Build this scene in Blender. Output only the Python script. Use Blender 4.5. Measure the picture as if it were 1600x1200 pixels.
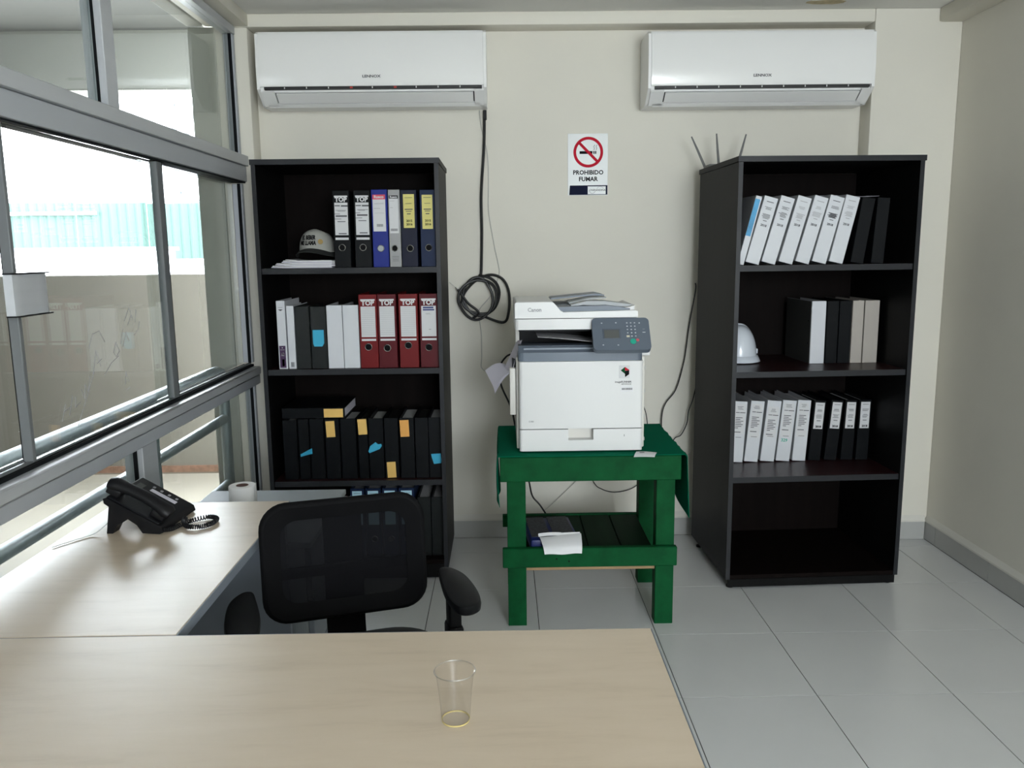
import bpy, bmesh, math, random
from mathutils import Vector, Matrix, Euler
random.seed(7)
R = math.radians
scene = bpy.context.scene
C = scene.collection
for o in list(bpy.data.objects):
    bpy.data.objects.remove(o)

# ------------------------------------------------------------------ camera
CAM_H = 1.47204
cam = bpy.data.cameras.new('camera')
cam.sensor_fit = 'HORIZONTAL'; cam.sensor_width = 36.0
cam.lens = 1279.93 / 1600 * 36.0
cam.clip_start = 0.02; cam.clip_end = 300
camo = bpy.data.objects.new('camera', cam); C.objects.link(camo)
yaw, pitch, roll = 0.00987264, 0.162456, -0.0116061
fwd = Vector((math.sin(yaw)*math.cos(pitch), math.cos(yaw)*math.cos(pitch), -math.sin(pitch)))
rgt = Vector((math.cos(yaw), -math.sin(yaw), 0)); upv = rgt.cross(fwd)
r2 = math.cos(roll)*rgt + math.sin(roll)*upv
u2 = -math.sin(roll)*rgt + math.cos(roll)*upv
M = Matrix((r2, u2, -fwd)).transposed().to_4x4(); M.translation = Vector((0, 0, CAM_H))
camo.matrix_world = M
scene.camera = camo

# ------------------------------------------------------------------ world, light, exposure
world = bpy.data.worlds.new('world'); scene.world = world; world.use_nodes = True
bg = world.node_tree.nodes['Background']
bg.inputs['Color'].default_value = (0.90, 0.925, 1.0, 1)
bg.inputs['Strength'].default_value = 9.0
scene.view_settings.view_transform = 'Standard'
scene.view_settings.look = 'None'
scene.view_settings.gamma = 1.0
scene.view_settings.use_curve_mapping = False
scene.view_settings.exposure = 1.95
scene.cycles.transparent_max_bounces = 32

def portal(name, loc, rot, sx, sy):
    l = bpy.data.lights.new(name, 'AREA'); l.shape = 'RECTANGLE'; l.size = sx; l.size_y = sy
    l.cycles.is_portal = True
    o = bpy.data.objects.new(name, l); C.objects.link(o); o.location = loc; o.rotation_euler = rot
    return o
# daylight portals: they add no light, they only guide sky sampling through the window openings
portal('window_daylight_portal', (-1.3, 0.7, 1.25), (0, R(-90), 0), 2.4, 6.4)
portal('window_daylight_portal', (1.15, -2.82, 1.675), (R(90), 0, 0), 1.7, 1.45)

# ------------------------------------------------------------------ materials
MAT = {}
def mat(name, col, rough=0.5, metal=0.0, spec=0.5, noise=None, bump=None, coat=0.0, trans=0.0, alpha=None, sheen=0.0):
    """noise=(scale, amount, (sx,sy,sz)) varies the colour; bump=(scale,strength)"""
    m = bpy.data.materials.new(name); m.use_nodes = True
    nt = m.node_tree; b = nt.nodes['Principled BSDF']
    b.inputs['Base Color'].default_value = (*col, 1)
    b.inputs['Roughness'].default_value = rough
    b.inputs['Metallic'].default_value = metal
    b.inputs['Specular IOR Level'].default_value = spec
    b.inputs['Coat Weight'].default_value = coat
    b.inputs['Coat Roughness'].default_value = 0.08
    b.inputs['Transmission Weight'].default_value = trans
    b.inputs['Sheen Weight'].default_value = sheen
    tc = None
    if noise or bump:
        tc = nt.nodes.new('ShaderNodeTexCoord'); mp = nt.nodes.new('ShaderNodeMapping')
        nt.links.new(tc.outputs['Object'], mp.inputs['Vector'])
        if noise and len(noise) > 2: mp.inputs['Scale'].default_value = noise[2]
    if noise:
        n = nt.nodes.new('ShaderNodeTexNoise'); n.inputs['Scale'].default_value = noise[0]
        n.inputs['Detail'].default_value = 6; n.inputs['Roughness'].default_value = 0.6
        nt.links.new(mp.outputs['Vector'], n.inputs['Vector'])
        r = nt.nodes.new('ShaderNodeValToRGB')
        a = noise[1]
        r.color_ramp.elements[0].position = 0.3; r.color_ramp.elements[1].position = 0.7
        r.color_ramp.elements[0].color = (*[c*(1-a) for c in col], 1)
        r.color_ramp.elements[1].color = (*[min(1, c*(1+a)) for c in col], 1)
        nt.links.new(n.outputs['Fac'], r.inputs['Fac'])
        nt.links.new(r.outputs['Color'], b.inputs['Base Color'])
    if bump:
        n2 = nt.nodes.new('ShaderNodeTexNoise'); n2.inputs['Scale'].default_value = bump[0]; n2.inputs['Detail'].default_value = 4
        nt.links.new(tc.outputs['Object'], n2.inputs['Vector'])
        bp = nt.nodes.new('ShaderNodeBump'); bp.inputs['Strength'].default_value = bump[1]; bp.inputs['Distance'].default_value = 0.002
        nt.links.new(n2.outputs['Fac'], bp.inputs['Height']); nt.links.new(bp.outputs['Normal'], b.inputs['Normal'])
    MAT[name] = m
    return m

mat('wall', (0.73, 0.70, 0.615), 0.75, noise=(1.3, 0.03), bump=(60, 0.15))
mat('ceiling', (0.74, 0.73, 0.69), 0.8, noise=(1.0, 0.02), bump=(50, 0.1))
mat('tile', (0.60, 0.605, 0.60), 0.26, noise=(3.0, 0.02), spec=0.5)
mat('grout', (0.05, 0.045, 0.04), 0.95, spec=0.1)
mat('skirt_tile', (0.42, 0.42, 0.40), 0.35, noise=(4, 0.03))
mat('mortar', (0.66, 0.64, 0.58), 0.8)
mat('alu', (0.50, 0.515, 0.535), 0.45, metal=0.25, noise=(40, 0.03, (1, 0.05, 1)))
mat('alu_face', (0.43, 0.45, 0.48), 0.48, metal=0.2)
mat('alu_dark', (0.17, 0.18, 0.185), 0.5, metal=0.2)
mat('gasket', (0.010, 0.011, 0.012), 0.9, spec=0.08)
mat('galv', (0.36, 0.41, 0.42), 0.40, metal=0.45, noise=(18, 0.12))
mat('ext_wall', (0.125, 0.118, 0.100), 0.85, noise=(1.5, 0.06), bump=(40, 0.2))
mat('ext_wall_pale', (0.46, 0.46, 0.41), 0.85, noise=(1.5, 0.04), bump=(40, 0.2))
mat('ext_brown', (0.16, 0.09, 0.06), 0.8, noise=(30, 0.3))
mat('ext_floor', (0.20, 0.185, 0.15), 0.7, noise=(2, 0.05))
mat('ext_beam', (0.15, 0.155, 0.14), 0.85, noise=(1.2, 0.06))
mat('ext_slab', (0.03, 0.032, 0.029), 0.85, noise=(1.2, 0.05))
mat('fence_green', (0.024, 0.056, 0.047), 0.6)
mat('ext_white', (0.75, 0.77, 0.78), 0.7)
mat('ext_grey', (0.085, 0.10, 0.11), 0.7)
mat('ext_ground', (0.55, 0.53, 0.48), 0.9, noise=(0.4, 0.08))
mat('bookcase', (0.0042, 0.0042, 0.0042), 0.5, spec=0.12, noise=(30, 0.35, (1, 1, 0.06)))
mat('bookcase_edge', (0.012, 0.013, 0.016), 0.4, spec=0.35)
mat('bookcase_back', (0.0045, 0.0027, 0.0023), 0.6, spec=0.06, noise=(25, 0.3, (1, 1, 0.06)))
mat('mahogany', (0.022, 0.0055, 0.006), 0.34, spec=0.3, noise=(25, 0.35, (0.05, 1, 1)))
mat('plastic_black', (0.006, 0.006, 0.007), 0.45, spec=0.22)
mat('plastic_dark', (0.007, 0.0075, 0.0085), 0.5, spec=0.18)
mat('rubber', (0.01, 0.01, 0.01), 0.7)
mat('ac_white', (0.84, 0.835, 0.815), 0.32, coat=0.1)
mat('ac_panel', (0.86, 0.855, 0.835), 0.16, coat=0.25)
mat('ac_grey', (0.68, 0.68, 0.67), 0.4)
mat('dark_slot', (0.012, 0.011, 0.011), 0.5)
mat('red_plastic', (0.45, 0.03, 0.02), 0.5)
mat('print_grey', (0.09, 0.09, 0.095), 0.7, spec=0.1)
mat('print_black', (0.006, 0.006, 0.007), 0.7, spec=0.08)
mat('print_mid', (0.30, 0.30, 0.31), 0.6)
mat('white_plastic', (0.70, 0.70, 0.69), 0.38)
mat('white_warm', (0.66, 0.64, 0.59), 0.42)
mat('bluegrey', (0.125, 0.155, 0.195), 0.42)
mat('bluegrey_dark', (0.085, 0.105, 0.135), 0.45)
mat('panel_grey', (0.11, 0.135, 0.17), 0.45)
mat('guide_grey', (0.34, 0.36, 0.37), 0.4)
mat('screen', (0.10, 0.105, 0.10), 0.25)
mat('key_white', (0.55, 0.57, 0.6), 0.5)
mat('key_green', (0.02, 0.36, 0.25), 0.35)
mat('key_red', (0.55, 0.10, 0.12), 0.4)
mat('key_cream', (0.62, 0.58, 0.45), 0.5)
mat('paper', (0.74, 0.74, 0.75), 0.8)
mat('paper_lilac', (0.62, 0.60, 0.68), 0.8)
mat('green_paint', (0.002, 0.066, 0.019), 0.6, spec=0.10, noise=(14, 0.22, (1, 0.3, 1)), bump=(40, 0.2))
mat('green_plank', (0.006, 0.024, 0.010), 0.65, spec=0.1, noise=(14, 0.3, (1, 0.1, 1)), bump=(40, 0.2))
mat('raw_wood', (0.36, 0.24, 0.12), 0.7, noise=(20, 0.2, (0.1, 1, 1)))
mat('felt', (0.001, 0.120, 0.062), 0.95, spec=0.05, bump=(300, 0.3))
mat('navy_pack', (0.010, 0.020, 0.12), 0.4, bump=(25, 0.5))
mat('navy_pack_print', (0.045, 0.048, 0.058), 0.45, noise=(90, 0.9))
mat('grey_melamine', (0.20, 0.225, 0.26), 0.45)
mat('grey_cab', (0.34, 0.375, 0.40), 0.5)
mat('chrome', (0.7, 0.7, 0.7), 0.12, metal=1)
mat('steel', (0.45, 0.45, 0.45), 0.25, metal=1)
mat('tissue', (0.80, 0.79, 0.78), 0.95, bump=(120, 0.3))
mat('card_brown', (0.12, 0.07, 0.06), 0.8)
mat('binder_black', (0.0032, 0.004, 0.005), 0.42, spec=0.14, bump=(18, 0.35))
mat('binder_black_grey', (0.009, 0.011, 0.011), 0.38, spec=0.28, bump=(18, 0.35))
mat('binder_blue', (0.006, 0.018, 0.20), 0.40, spec=0.25)
mat('binder_navy', (0.004, 0.006, 0.022), 0.45, spec=0.2)
mat('binder_navy_light', (0.004, 0.014, 0.050), 0.45, spec=0.2)
mat('binder_silver', (0.29, 0.29, 0.29), 0.40)
mat('binder_red', (0.15, 0.008, 0.009), 0.42, spec=0.2)
mat('binder_red_deep', (0.09, 0.006, 0.010), 0.42, spec=0.2)
mat('binder_white', (0.62, 0.635, 0.66), 0.22, bump=(14, 0.55))
mat('binder_white_plain', (0.60, 0.61, 0.64), 0.35)
mat('binder_beige', (0.40, 0.365, 0.325), 0.4, bump=(14, 0.4))
mat('binder_charcoal', (0.014, 0.014, 0.013), 0.5, spec=0.2)
mat('side_grey', (0.045, 0.045, 0.042), 0.55)
mat('label_white', (0.60, 0.60, 0.605), 0.5)
mat('label_yellow', (0.62, 0.55, 0.16), 0.5)
mat('label_orange', (0.75, 0.47, 0.13), 0.6)
mat('label_orange_deep', (0.75, 0.36, 0.08), 0.6)
mat('label_pink', (0.60, 0.05, 0.09), 0.5)
mat('label_purple', (0.045, 0.012, 0.06), 0.5)
mat('label_cyan', (0.03, 0.36, 0.55), 0.6)
mat('label_skyblue', (0.05, 0.30, 0.55), 0.4, noise=(9, 0.35))
mat('label_pale_blue', (0.42, 0.66, 0.78), 0.5)
mat('ink_blue', (0.012, 0.03, 0.16), 0.5)
mat('ink_green', (0.02, 0.38, 0.26), 0.6)
mat('sign_white', (0.72, 0.74, 0.73), 0.35)
mat('sign_red', (0.50, 0.010, 0.030), 0.6, spec=0.1)
mat('sign_navy', (0.008, 0.011, 0.035), 0.6, spec=0.08)
mat('gold', (0.30, 0.20, 0.05), 0.5)
mat('cap_cloth', (0.33, 0.33, 0.30), 0.9, bump=(250, 0.4))
mat('cap_brim', (0.012, 0.014, 0.013), 0.85)
mat('helmet', (0.66, 0.70, 0.76), 0.25, coat=0.3)
mat('cable_white', (0.50, 0.49, 0.45), 0.5)
mat('cable_black', (0.012, 0.012, 0.012), 0.45)
mat('antenna', (0.16, 0.16, 0.155), 0.5)
mat('ring_metal', (0.55, 0.55, 0.53), 0.25, metal=1)
mat('pages', (0.50, 0.50, 0.50), 0.9)
mat('liquid', (0.62, 0.50, 0.20), 0.2)
mat('water_stain', (0.50, 0.42, 0.26), 0.85, noise=(30, 0.25))

def glass_mat(name, tint, rough=0.0, ior=1.45):
    m = bpy.data.materials.new(name); m.use_nodes = True
    nt = m.node_tree; nt.nodes.remove(nt.nodes['Principled BSDF'])
    out = nt.nodes['Material Output']
    t = nt.nodes.new('ShaderNodeBsdfTransparent'); t.inputs['Color'].default_value = (*tint, 1)
    g = nt.nodes.new('ShaderNodeBsdfGlossy'); g.inputs['Roughness'].default_value = rough
    # Schlick reflectance, the same from either side of the thin sheet
    lw = nt.nodes.new('ShaderNodeLayerWeight'); lw.inputs['Blend'].default_value = 0.5
    pw = nt.nodes.new('ShaderNodeMath'); pw.operation = 'POWER'; pw.inputs[1].default_value = 5.0
    f0 = ((ior-1)/(ior+1))**2
    f = nt.nodes.new('ShaderNodeMath'); f.operation = 'MULTIPLY_ADD'; f.inputs[1].default_value = 1-f0; f.inputs[2].default_value = f0
    nt.links.new(lw.outputs['Facing'], pw.inputs[0]); nt.links.new(pw.outputs[0], f.inputs[0])
    mx = nt.nodes.new('ShaderNodeMixShader')
    nt.links.new(f.outputs[0], mx.inputs[0]); nt.links.new(t.outputs[0], mx.inputs[1]); nt.links.new(g.outputs[0], mx.inputs[2])
    nt.links.new(mx.outputs[0], out.inputs[0])
    MAT[name] = m
glass_mat('glass', (0.945, 0.97, 0.96), 0.0, 1.5)
glass_mat('cup_plastic', (0.975, 0.975, 0.972), 0.15, 1.7)

def mesh_fabric(name):
    m = bpy.data.materials.new(name); m.use_nodes = True
    nt = m.node_tree; b = nt.nodes['Principled BSDF']; out = nt.nodes['Material Output']
    b.inputs['Base Color'].default_value = (0.005, 0.005, 0.006, 1); b.inputs['Roughness'].default_value = 0.9; b.inputs['Specular IOR Level'].default_value = 0.1
    t = nt.nodes.new('ShaderNodeBsdfTransparent')
    mx = nt.nodes.new('ShaderNodeMixShader'); mx.inputs[0].default_value = 0.945
    nt.links.new(t.outputs[0], mx.inputs[1]); nt.links.new(b.outputs[0], mx.inputs[2]); nt.links.new(mx.outputs[0], out.inputs[0])
    MAT[name] = m
mesh_fabric('chair_mesh')
mat('chair_black', (0.0045, 0.0045, 0.005), 0.75, spec=0.08)
glass_mat('cup_rim', (0.90, 0.90, 0.90), 0.2, 2.6)

def wood_mat(name):
    m = bpy.data.materials.new(name); m.use_nodes = True
    nt = m.node_tree; b = nt.nodes['Principled BSDF']
    tc = nt.nodes.new('ShaderNodeTexCoord'); mp = nt.nodes.new('ShaderNodeMapping')
    mp.inputs['Scale'].default_value = (0.8, 5.0, 1.0)
    nt.links.new(tc.outputs['Object'], mp.inputs['Vector'])
    n = nt.nodes.new('ShaderNodeTexNoise'); n.inputs['Scale'].default_value = 4.0; n.inputs['Detail'].default_value = 9
    n.inputs['Roughness'].default_value = 0.62; n.inputs['Distortion'].default_value = 0.4
    nt.links.new(mp.outputs['Vector'], n.inputs['Vector'])
    r = nt.nodes.new('ShaderNodeValToRGB')
    e = r.color_ramp.elements
    e[0].position = 0.25; e[0].color = (0.475, 0.385, 0.285, 1)
    e[1].position = 0.75; e[1].color = (0.58, 0.485, 0.375, 1)
    k = e.new(0.46); k.color = (0.545, 0.45, 0.34, 1)
    nt.links.new(n.outputs['Fac'], r.inputs['Fac']); nt.links.new(r.outputs['Color'], b.inputs['Base Color'])
    b.inputs['Roughness'].default_value = 0.33
    b.inputs['Specular IOR Level'].default_value = 0.5
    MAT[name] = m
wood_mat('maple')

# ------------------------------------------------------------------ mesh helpers
class MB:
    def __init__(s): s.bm = bmesh.new()
    def box(s, x0, x1, y0, y1, z0, z1, bev=0.0, seg=2, mtx=None):
        vs = [s.bm.verts.new(p) for p in ((x0,y0,z0),(x1,y0,z0),(x1,y1,z0),(x0,y1,z0),(x0,y0,z1),(x1,y0,z1),(x1,y1,z1),(x0,y1,z1))]
        fs = [s.bm.faces.new([vs[i] for i in f]) for f in ((0,3,2,1),(4,5,6,7),(0,1,5,4),(1,2,6,5),(2,3,7,6),(3,0,4,7))]
        if bev:
            es = list({e for f in fs for e in f.edges})
            rr = bmesh.ops.bevel(s.bm, geom=es, offset=bev, segments=seg, profile=0.5, affect='EDGES')
            vs = list({v for f in rr['faces'] for v in f.verts} | {v for v in vs if v.is_valid})
        if mtx is not None:
            bmesh.ops.transform(s.bm, matrix=mtx, verts=[v for v in vs if v.is_valid])
        return s
    def prism(s, pts, axis, a, b, mtx=None):
        """extrude a closed 2-D polygon; axis 'x': pts are (y,z); 'y': (x,z); 'z': (x,y)"""
        def P(p, t):
            return (t, p[0], p[1]) if axis == 'x' else (p[0], t, p[1]) if axis == 'y' else (p[0], p[1], t)
        v0 = [s.bm.verts.new(P(p, a)) for p in pts]; v1 = [s.bm.verts.new(P(p, b)) for p in pts]
        n = len(pts)
        fs = [s.bm.faces.new(v0), s.bm.faces.new(list(reversed(v1)))]
        for i in range(n):
            fs.append(s.bm.faces.new((v0[i], v1[i], v1[(i+1)%n], v0[(i+1)%n])))
        bmesh.ops.recalc_face_normals(s.bm, faces=fs)
        if mtx is not None: bmesh.ops.transform(s.bm, matrix=mtx, verts=v0+v1)
        return s
    def tube(s, pts, r, n=10, closed=False, caps=True):
        pts = [Vector(p) for p in pts]; N = len(pts)
        rs = r if isinstance(r, (list, tuple)) else [r]*N
        rings = []; prev = None
        for i, p in enumerate(pts):
            if closed: t = pts[(i+1)%N]-pts[i-1]
            else: t = pts[min(i+1, N-1)]-pts[max(i-1, 0)]
            t.normalize()
            if prev is None:
                a = Vector((0,0,1)) if abs(t.z) < 0.9 else Vector((1,0,0))
                nrm = t.cross(a).normalized()
            else:
                nrm = (prev - t*prev.dot(t))
                nrm = nrm.normalized() if nrm.length > 1e-6 else t.orthogonal().normalized()
            prev = nrm; bn = t.cross(nrm)
            rings.append([s.bm.verts.new(p + rs[i]*(math.cos(2*math.pi*k/n)*nrm + math.sin(2*math.pi*k/n)*bn)) for k in range(n)])
        m = N if closed else N-1
        for i in range(m):
            A, B = rings[i], rings[(i+1)%N]
            off = 0
            if closed and i == N-1:
                off = min(range(n), key=lambda q: (A[0].co-B[q].co).length)
            for k in range(n):
                s.bm.faces.new((A[k], A[(k+1)%n], B[(k+1+off)%n], B[(k+off)%n]))
        if caps and not closed:
            s.bm.faces.new(list(reversed(rings[0]))); s.bm.faces.new(rings[-1])
        return s
    def lathe(s, prof, c=(0,0,0), n=32, mtx=None):
        """profile list of (r,z) around z through c"""
        rings = []
        for r, z in prof:
            if r < 1e-6: rings.append([s.bm.verts.new((c[0], c[1], c[2]+z))])
            else: rings.append([s.bm.verts.new((c[0]+r*math.cos(2*math.pi*k/n), c[1]+r*math.sin(2*math.pi*k/n), c[2]+z)) for k in range(n)])
        for A, B in zip(rings, rings[1:]):
            for k in range(n):
                q = [A[k%len(A)], A[(k+1)%len(A)], B[(k+1)%len(B)], B[k%len(B)]]
                u = []
                for v in q:
                    if v not in u: u.append(v)
                if len(u) >= 3: s.bm.faces.new(u)
        vs = [v for r in rings for v in r]
        if mtx is not None: bmesh.ops.transform(s.bm, matrix=mtx, verts=vs)
        return s
    def grid(s, fn, nu, nv, thick=0.0):
        """surface fn(u,v) in [0,1]^2, optionally a thin shell"""
        g = [[s.bm.verts.new(fn(i/nu, j/nv)) for j in range(nv+1)] for i in range(nu+1)]
        fs = [s.bm.faces.new((g[i][j], g[i+1][j], g[i+1][j+1], g[i][j+1])) for i in range(nu) for j in range(nv)]
        if thick:
            s.bm.normal_update()
            bmesh.ops.solidify(s.bm, geom=fs, thickness=thick)
        return s
    def build(s, name, m, parent=None, smooth=False, loc=None, rot=None):
        bmesh.ops.recalc_face_normals(s.bm, faces=s.bm.faces)
        me = bpy.data.meshes.new(name)
        s.bm.to_mesh(me); s.bm.free()
        me.materials.append(MAT[m] if isinstance(m, str) else m)
        if smooth:
            for p in me.polygons: p.use_smooth = True
            try: me.set_sharp_from_angle(angle=R(40))
            except Exception: pass
        o = bpy.data.objects.new(name, me); C.objects.link(o)
        if parent: o.parent = parent
        if loc: o.location = loc
        if rot: o.rotation_euler = rot
        return o

def box(name, m, parent, x0, x1, y0, y1, z0, z1, bev=0.0, seg=2):
    return MB().box(x0, x1, y0, y1, z0, z1, bev, seg).build(name, m, parent, smooth=bev > 0)

def empty(name, loc=(0,0,0), rz=0.0, ry=0.0):
    o = bpy.data.objects.new(name, None); C.objects.link(o); o.empty_display_size = 0.05
    o.location = loc; o.rotation_euler = (0, ry, rz); return o

def tag(o, label, cat, group=None):
    o['label'] = label; o['category'] = cat
    if group: o['group'] = group
    return o
def struct(o): o['kind'] = 'structure'; return o

def text(name, s, size, m, parent, loc, rot=(R(90), 0, 0), bold=0.0, align='CENTER', sx=1.0, depth=0.0003, shear=0.0):
    cu = bpy.data.curves.new(name, 'FONT'); cu.body = s; cu.size = size; cu.align_x = align; cu.align_y = 'CENTER'
    cu.extrude = depth; cu.offset = bold; cu.resolution_u = 2; cu.shear = shear
    t = bpy.data.objects.new(name, cu); C.objects.link(t)
    me = bpy.data.meshes.new_from_object(t)
    bpy.data.objects.remove(t); bpy.data.curves.remove(cu)
    me.materials.clear(); me.materials.append(MAT[m])
    o = bpy.data.objects.new(name, me); C.objects.link(o); o.parent = parent
    o.location = loc; o.rotation_euler = rot; o.scale = (sx, 1, 1)
    return o

def spline(pts, n=12, closed=False):
    P = [Vector(p) for p in pts]; N = len(P); out = []
    for i in range(N if closed else N-1):
        if closed: p0, p1, p2, p3 = P[i-1], P[i], P[(i+1)%N], P[(i+2)%N]
        else: p0, p1, p2, p3 = P[max(i-1,0)], P[i], P[i+1], P[min(i+2,N-1)]
        for k in range(n):
            t = k/n
            out.append(0.5*((2*p1)+(-p0+p2)*t+(2*p0-5*p1+4*p2-p3)*t*t+(-p0+3*p1-3*p2+p3)*t**3))
    if not closed: out.append(P[-1])
    return out
def rrect(w, h, r, n=6):
    pts = []
    for cx, cy, a0 in ((w/2-r, h/2-r, 0), (-w/2+r, h/2-r, 90), (-w/2+r, -h/2+r, 180), (w/2-r, -h/2+r, 270)):
        for k in range(n+1):
            a = R(a0+90*k/n); pts.append((cx+r*math.cos(a), cy+r*math.sin(a)))
    return pts

# ------------------------------------------------------------------ room shell
XL, XR, YB, YR, ZC = -1.22, 2.133, 4.078, -2.7, 2.545
YP = 3.962       # face of the columns and of the beam in front of the recessed panel
fl = struct(box('floor', 'grout', None, XL-0.06, XR+0.1, YR-0.1, YB+0.1, -0.10, -0.004))
tile_cache = {}
TS, G = 0.45, 0.0030
x0g, y0g = 1.02623, 2.95461
def tile_obj(name, w, d, h, m, parent, loc, bev=0.0012):
    key = (round(w,4), round(d,4), round(h,4), m)
    if key not in tile_cache:
        o = MB().box(0, w, 0, d, -h, 0, bev, 1).build(name, m, parent)
        tile_cache[key] = o.data
    else:
        o = bpy.data.objects.new(name, tile_cache[key]); C.objects.link(o); o.parent = parent
    o.location = loc
    return o
FX0, FX1, FY0, FY1 = XL-0.02, XR-0.013, YR+0.001, YB-0.014
i = math.floor((FX0-x0g)/TS)
while x0g+i*TS < FX1:
    j = math.floor((FY0-y0g)/TS)
    while y0g+j*TS < FY1:
        a, b = max(FX0, x0g+i*TS+G/2), min(FX1, x0g+(i+1)*TS-G/2)
        c, d = max(FY0, y0g+j*TS+G/2), min(FY1, y0g+(j+1)*TS-G/2)
        if b-a > 0.01 and d-c > 0.01:
            tile_obj('tile', b-a, d-c, 0.006, 'tile', fl, (a, c, 0.0), 0.0)
        j += 1
    i += 1

struct(box('ceiling', 'ceiling', None, XL-0.2, XR+0.1, YR-0.1, YB+0.12, ZC, ZC+0.1))
struct(box('wall_back', 'wall', None, -1.30, XR+0.12, YB, YB+0.12, -0.05, ZC))
struct(box('wall_right', 'wall', None, XR, XR+0.12, YR-0.1, YB+0.0, -0.05, ZC))
# columns, beams
struct(MB().box(-1.30, -1.152, YP, YB, -0.05, 2.487, 0.006).build('trim_1', 'wall', None, True))
struct(MB().box(1.728, XR, YP, YB, -0.05, ZC, 0.006).build('trim_2', 'wall', None, True))
struct(MB().box(-1.30, 1.728, YP, YB, 2.487, ZC, 0.006).build('trim_3', 'wall', None, True))
struct(MB().box(2.022, XR, YR, YP, 2.482, ZC, 0.008).build('trim_4', 'wall', None, True))
struct(MB().box(-1.34, -1.145, YR, YP, 2.490, ZC, 0.004).build('trim_5', 'wall', None, True))
# rear wall with a wide window (behind the camera)
rw = struct(MB().box(-1.3, XR, YR-0.1, YR, -0.05, 0.95).box(-1.3, XR, YR-0.1, YR, 2.40, ZC).box(-1.3, 0.3, YR-0.1, YR, 0.95, 2.40).box(2.0, XR, YR-0.1, YR, 0.95, 2.40).build('wall_rear', 'wall'))
w2 = struct(empty('window_2', (1.15, YR-0.05, 0.925)))
for a, b, c, d in ((-0.85, 0.85, 0.025, 0.065), (-0.85, 0.85, 1.435, 1.475), (-0.85, -0.81, 0.065, 1.435), (0.81, 0.85, 0.065, 1.435), (-0.02, 0.02, 0.065, 1.435)):
    box('window_frame', 'alu', w2, a, b, -0.03, 0.03, c, d)
for a, b in ((-0.81, -0.02), (0.02, 0.81)):
    box('pane', 'glass', w2, a, b, -0.003, 0.003, 0.065, 1.435)

# baseboards: ceramic skirting pieces with a chamfered mortar top
def skirting(name, segs):
    b = None
    for (ax, p0, p1, face, out) in segs:
        # ax 'x': runs along x at y=face, out=-1 toward -y ; ax 'y': runs along y at x=face
        m = MB()
        if ax == 'x': m.prism([(face, 0.090), (face-0.013, 0.092), (face-0.012, 0.100), (face, 0.124)], 'x', p0, p1)
        else: m.prism([(face, 0.090), (face-0.013, 0.092), (face-0.012, 0.100), (face, 0.124)], 'y', p0, p1)
        if b is None:
            b = struct(m.build(name, 'mortar'))
        else: m.build('mortar_cap', 'mortar', b)
    for (ax, p0, p1, face, out) in segs:
        q = p0
        st = 0.45
        k = math.floor((p0-(x0g if ax == 'x' else y0g))/st)
        while True:
            a = max(p0, (x0g if ax == 'x' else y0g)+k*st+0.0012); e = min(p1, (x0g if ax == 'x' else y0g)+(k+1)*st-0.0012)
            if a >= p1: break
            if e-a > 0.01:
                if ax == 'x': MB().box(a, e, face-0.011, face-0.001, 0.0005, 0.0915, 0.001, 1).build('skirting_tile', 'skirt_tile', b)
                else: MB().box(face-0.011, face-0.001, a, e, 0.0005, 0.0915, 0.001, 1).build('skirting_tile', 'skirt_tile', b)
            k += 1
    return b
skirting('baseboard_back', [('x', -1.15, 1.727, YB, -1), ('x', 1.729, XR-0.014, YP, -1)])
skirting('baseboard_right', [('y', YR, YP-0.001, XR, -1)])
# rust-coloured damp stain on the ceiling above the right air conditioner, and a smaller one by the corner
def blob(cx, cy, rx, ry, seed):
    rnd = random.Random(seed)
    return [(cx+rx*(0.7+0.4*rnd.random())*math.cos(a), cy+ry*(0.7+0.4*rnd.random())*math.sin(a)) for a in [2*math.pi*k/18 for k in range(18)]]

# ------------------------------------------------------------------ window wall on the left
w1 = struct(empty('window_1', (XL, 3.95, 0.0)))
def wbox(name, m, x0, x1, y0, y1, z0, z1, bev=0.002, parent=None):
    o = MB().box(x0-XL, x1-XL, y0-3.95, y1-3.95, z0, z1, bev, 1).build(name, m, parent or w1, bev > 0)
    if parent and parent != w1: o.location = (0, 0, 0)
    return o
WY0, WY1 = YR+0.0, 3.952
wbox('head_rail', 'alu', -1.262, -1.205, WY0, WY1, 2.452, 2.489)
wbox('transom', 'alu', -1.285, -1.178, WY0, WY1, 1.870, 1.916)
wbox('transom', 'alu_face', -1.280, -1.190, WY0, WY1, 1.800, 1.869)
wbox('transom_seal', 'gasket', -1.270, -1.198, WY0, WY1, 1.794, 1.799, 0)
wbox('sill_track', 'gasket', -1.262, -1.212, WY0, WY1, 0.930, 0.940, 0)
wbox('sill_track', 'alu_dark', -1.230, -1.224, WY0, WY1, 0.9405, 0.9495, 0)
wbox('sill_rail', 'alu', -1.285, -1.178, WY0, WY1, 0.890, 0.929, 0.006)
wbox('sill_rail', 'alu_face', -1.280, -1.185, WY0, WY1, 0.846, 0.889)
wbox('bottom_rail', 'alu', -1.262, -1.205, WY0, WY1, 0.0, 0.05)
for z0, z1 in ((1.917, 2.451), (0.95, 1.79), (0.051, 0.845)):
    wbox('jamb', 'alu_face', -1.255, -1.208, 3.928, WY1, z0, z1)
    wbox('jamb_seal', 'gasket', -1.228, -1.216, 3.918, 3.9275, z0, z1, 0)
up_m = [2.66, 1.2, -0.26, -1.72]
for y in up_m:
    wbox('mullion', 'alu', -1.262, -1.200, y-0.03, y+0.045, 1.917, 2.451)
    wbox('mullion_seal', 'gasket', -1.228, -1.222, y-0.038, y-0.0305, 1.917, 2.451, 0)
ys = [3.917] + [y+0.045 for y in up_m] ; ye = [y-0.038 for y in up_m] + [WY0]
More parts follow.
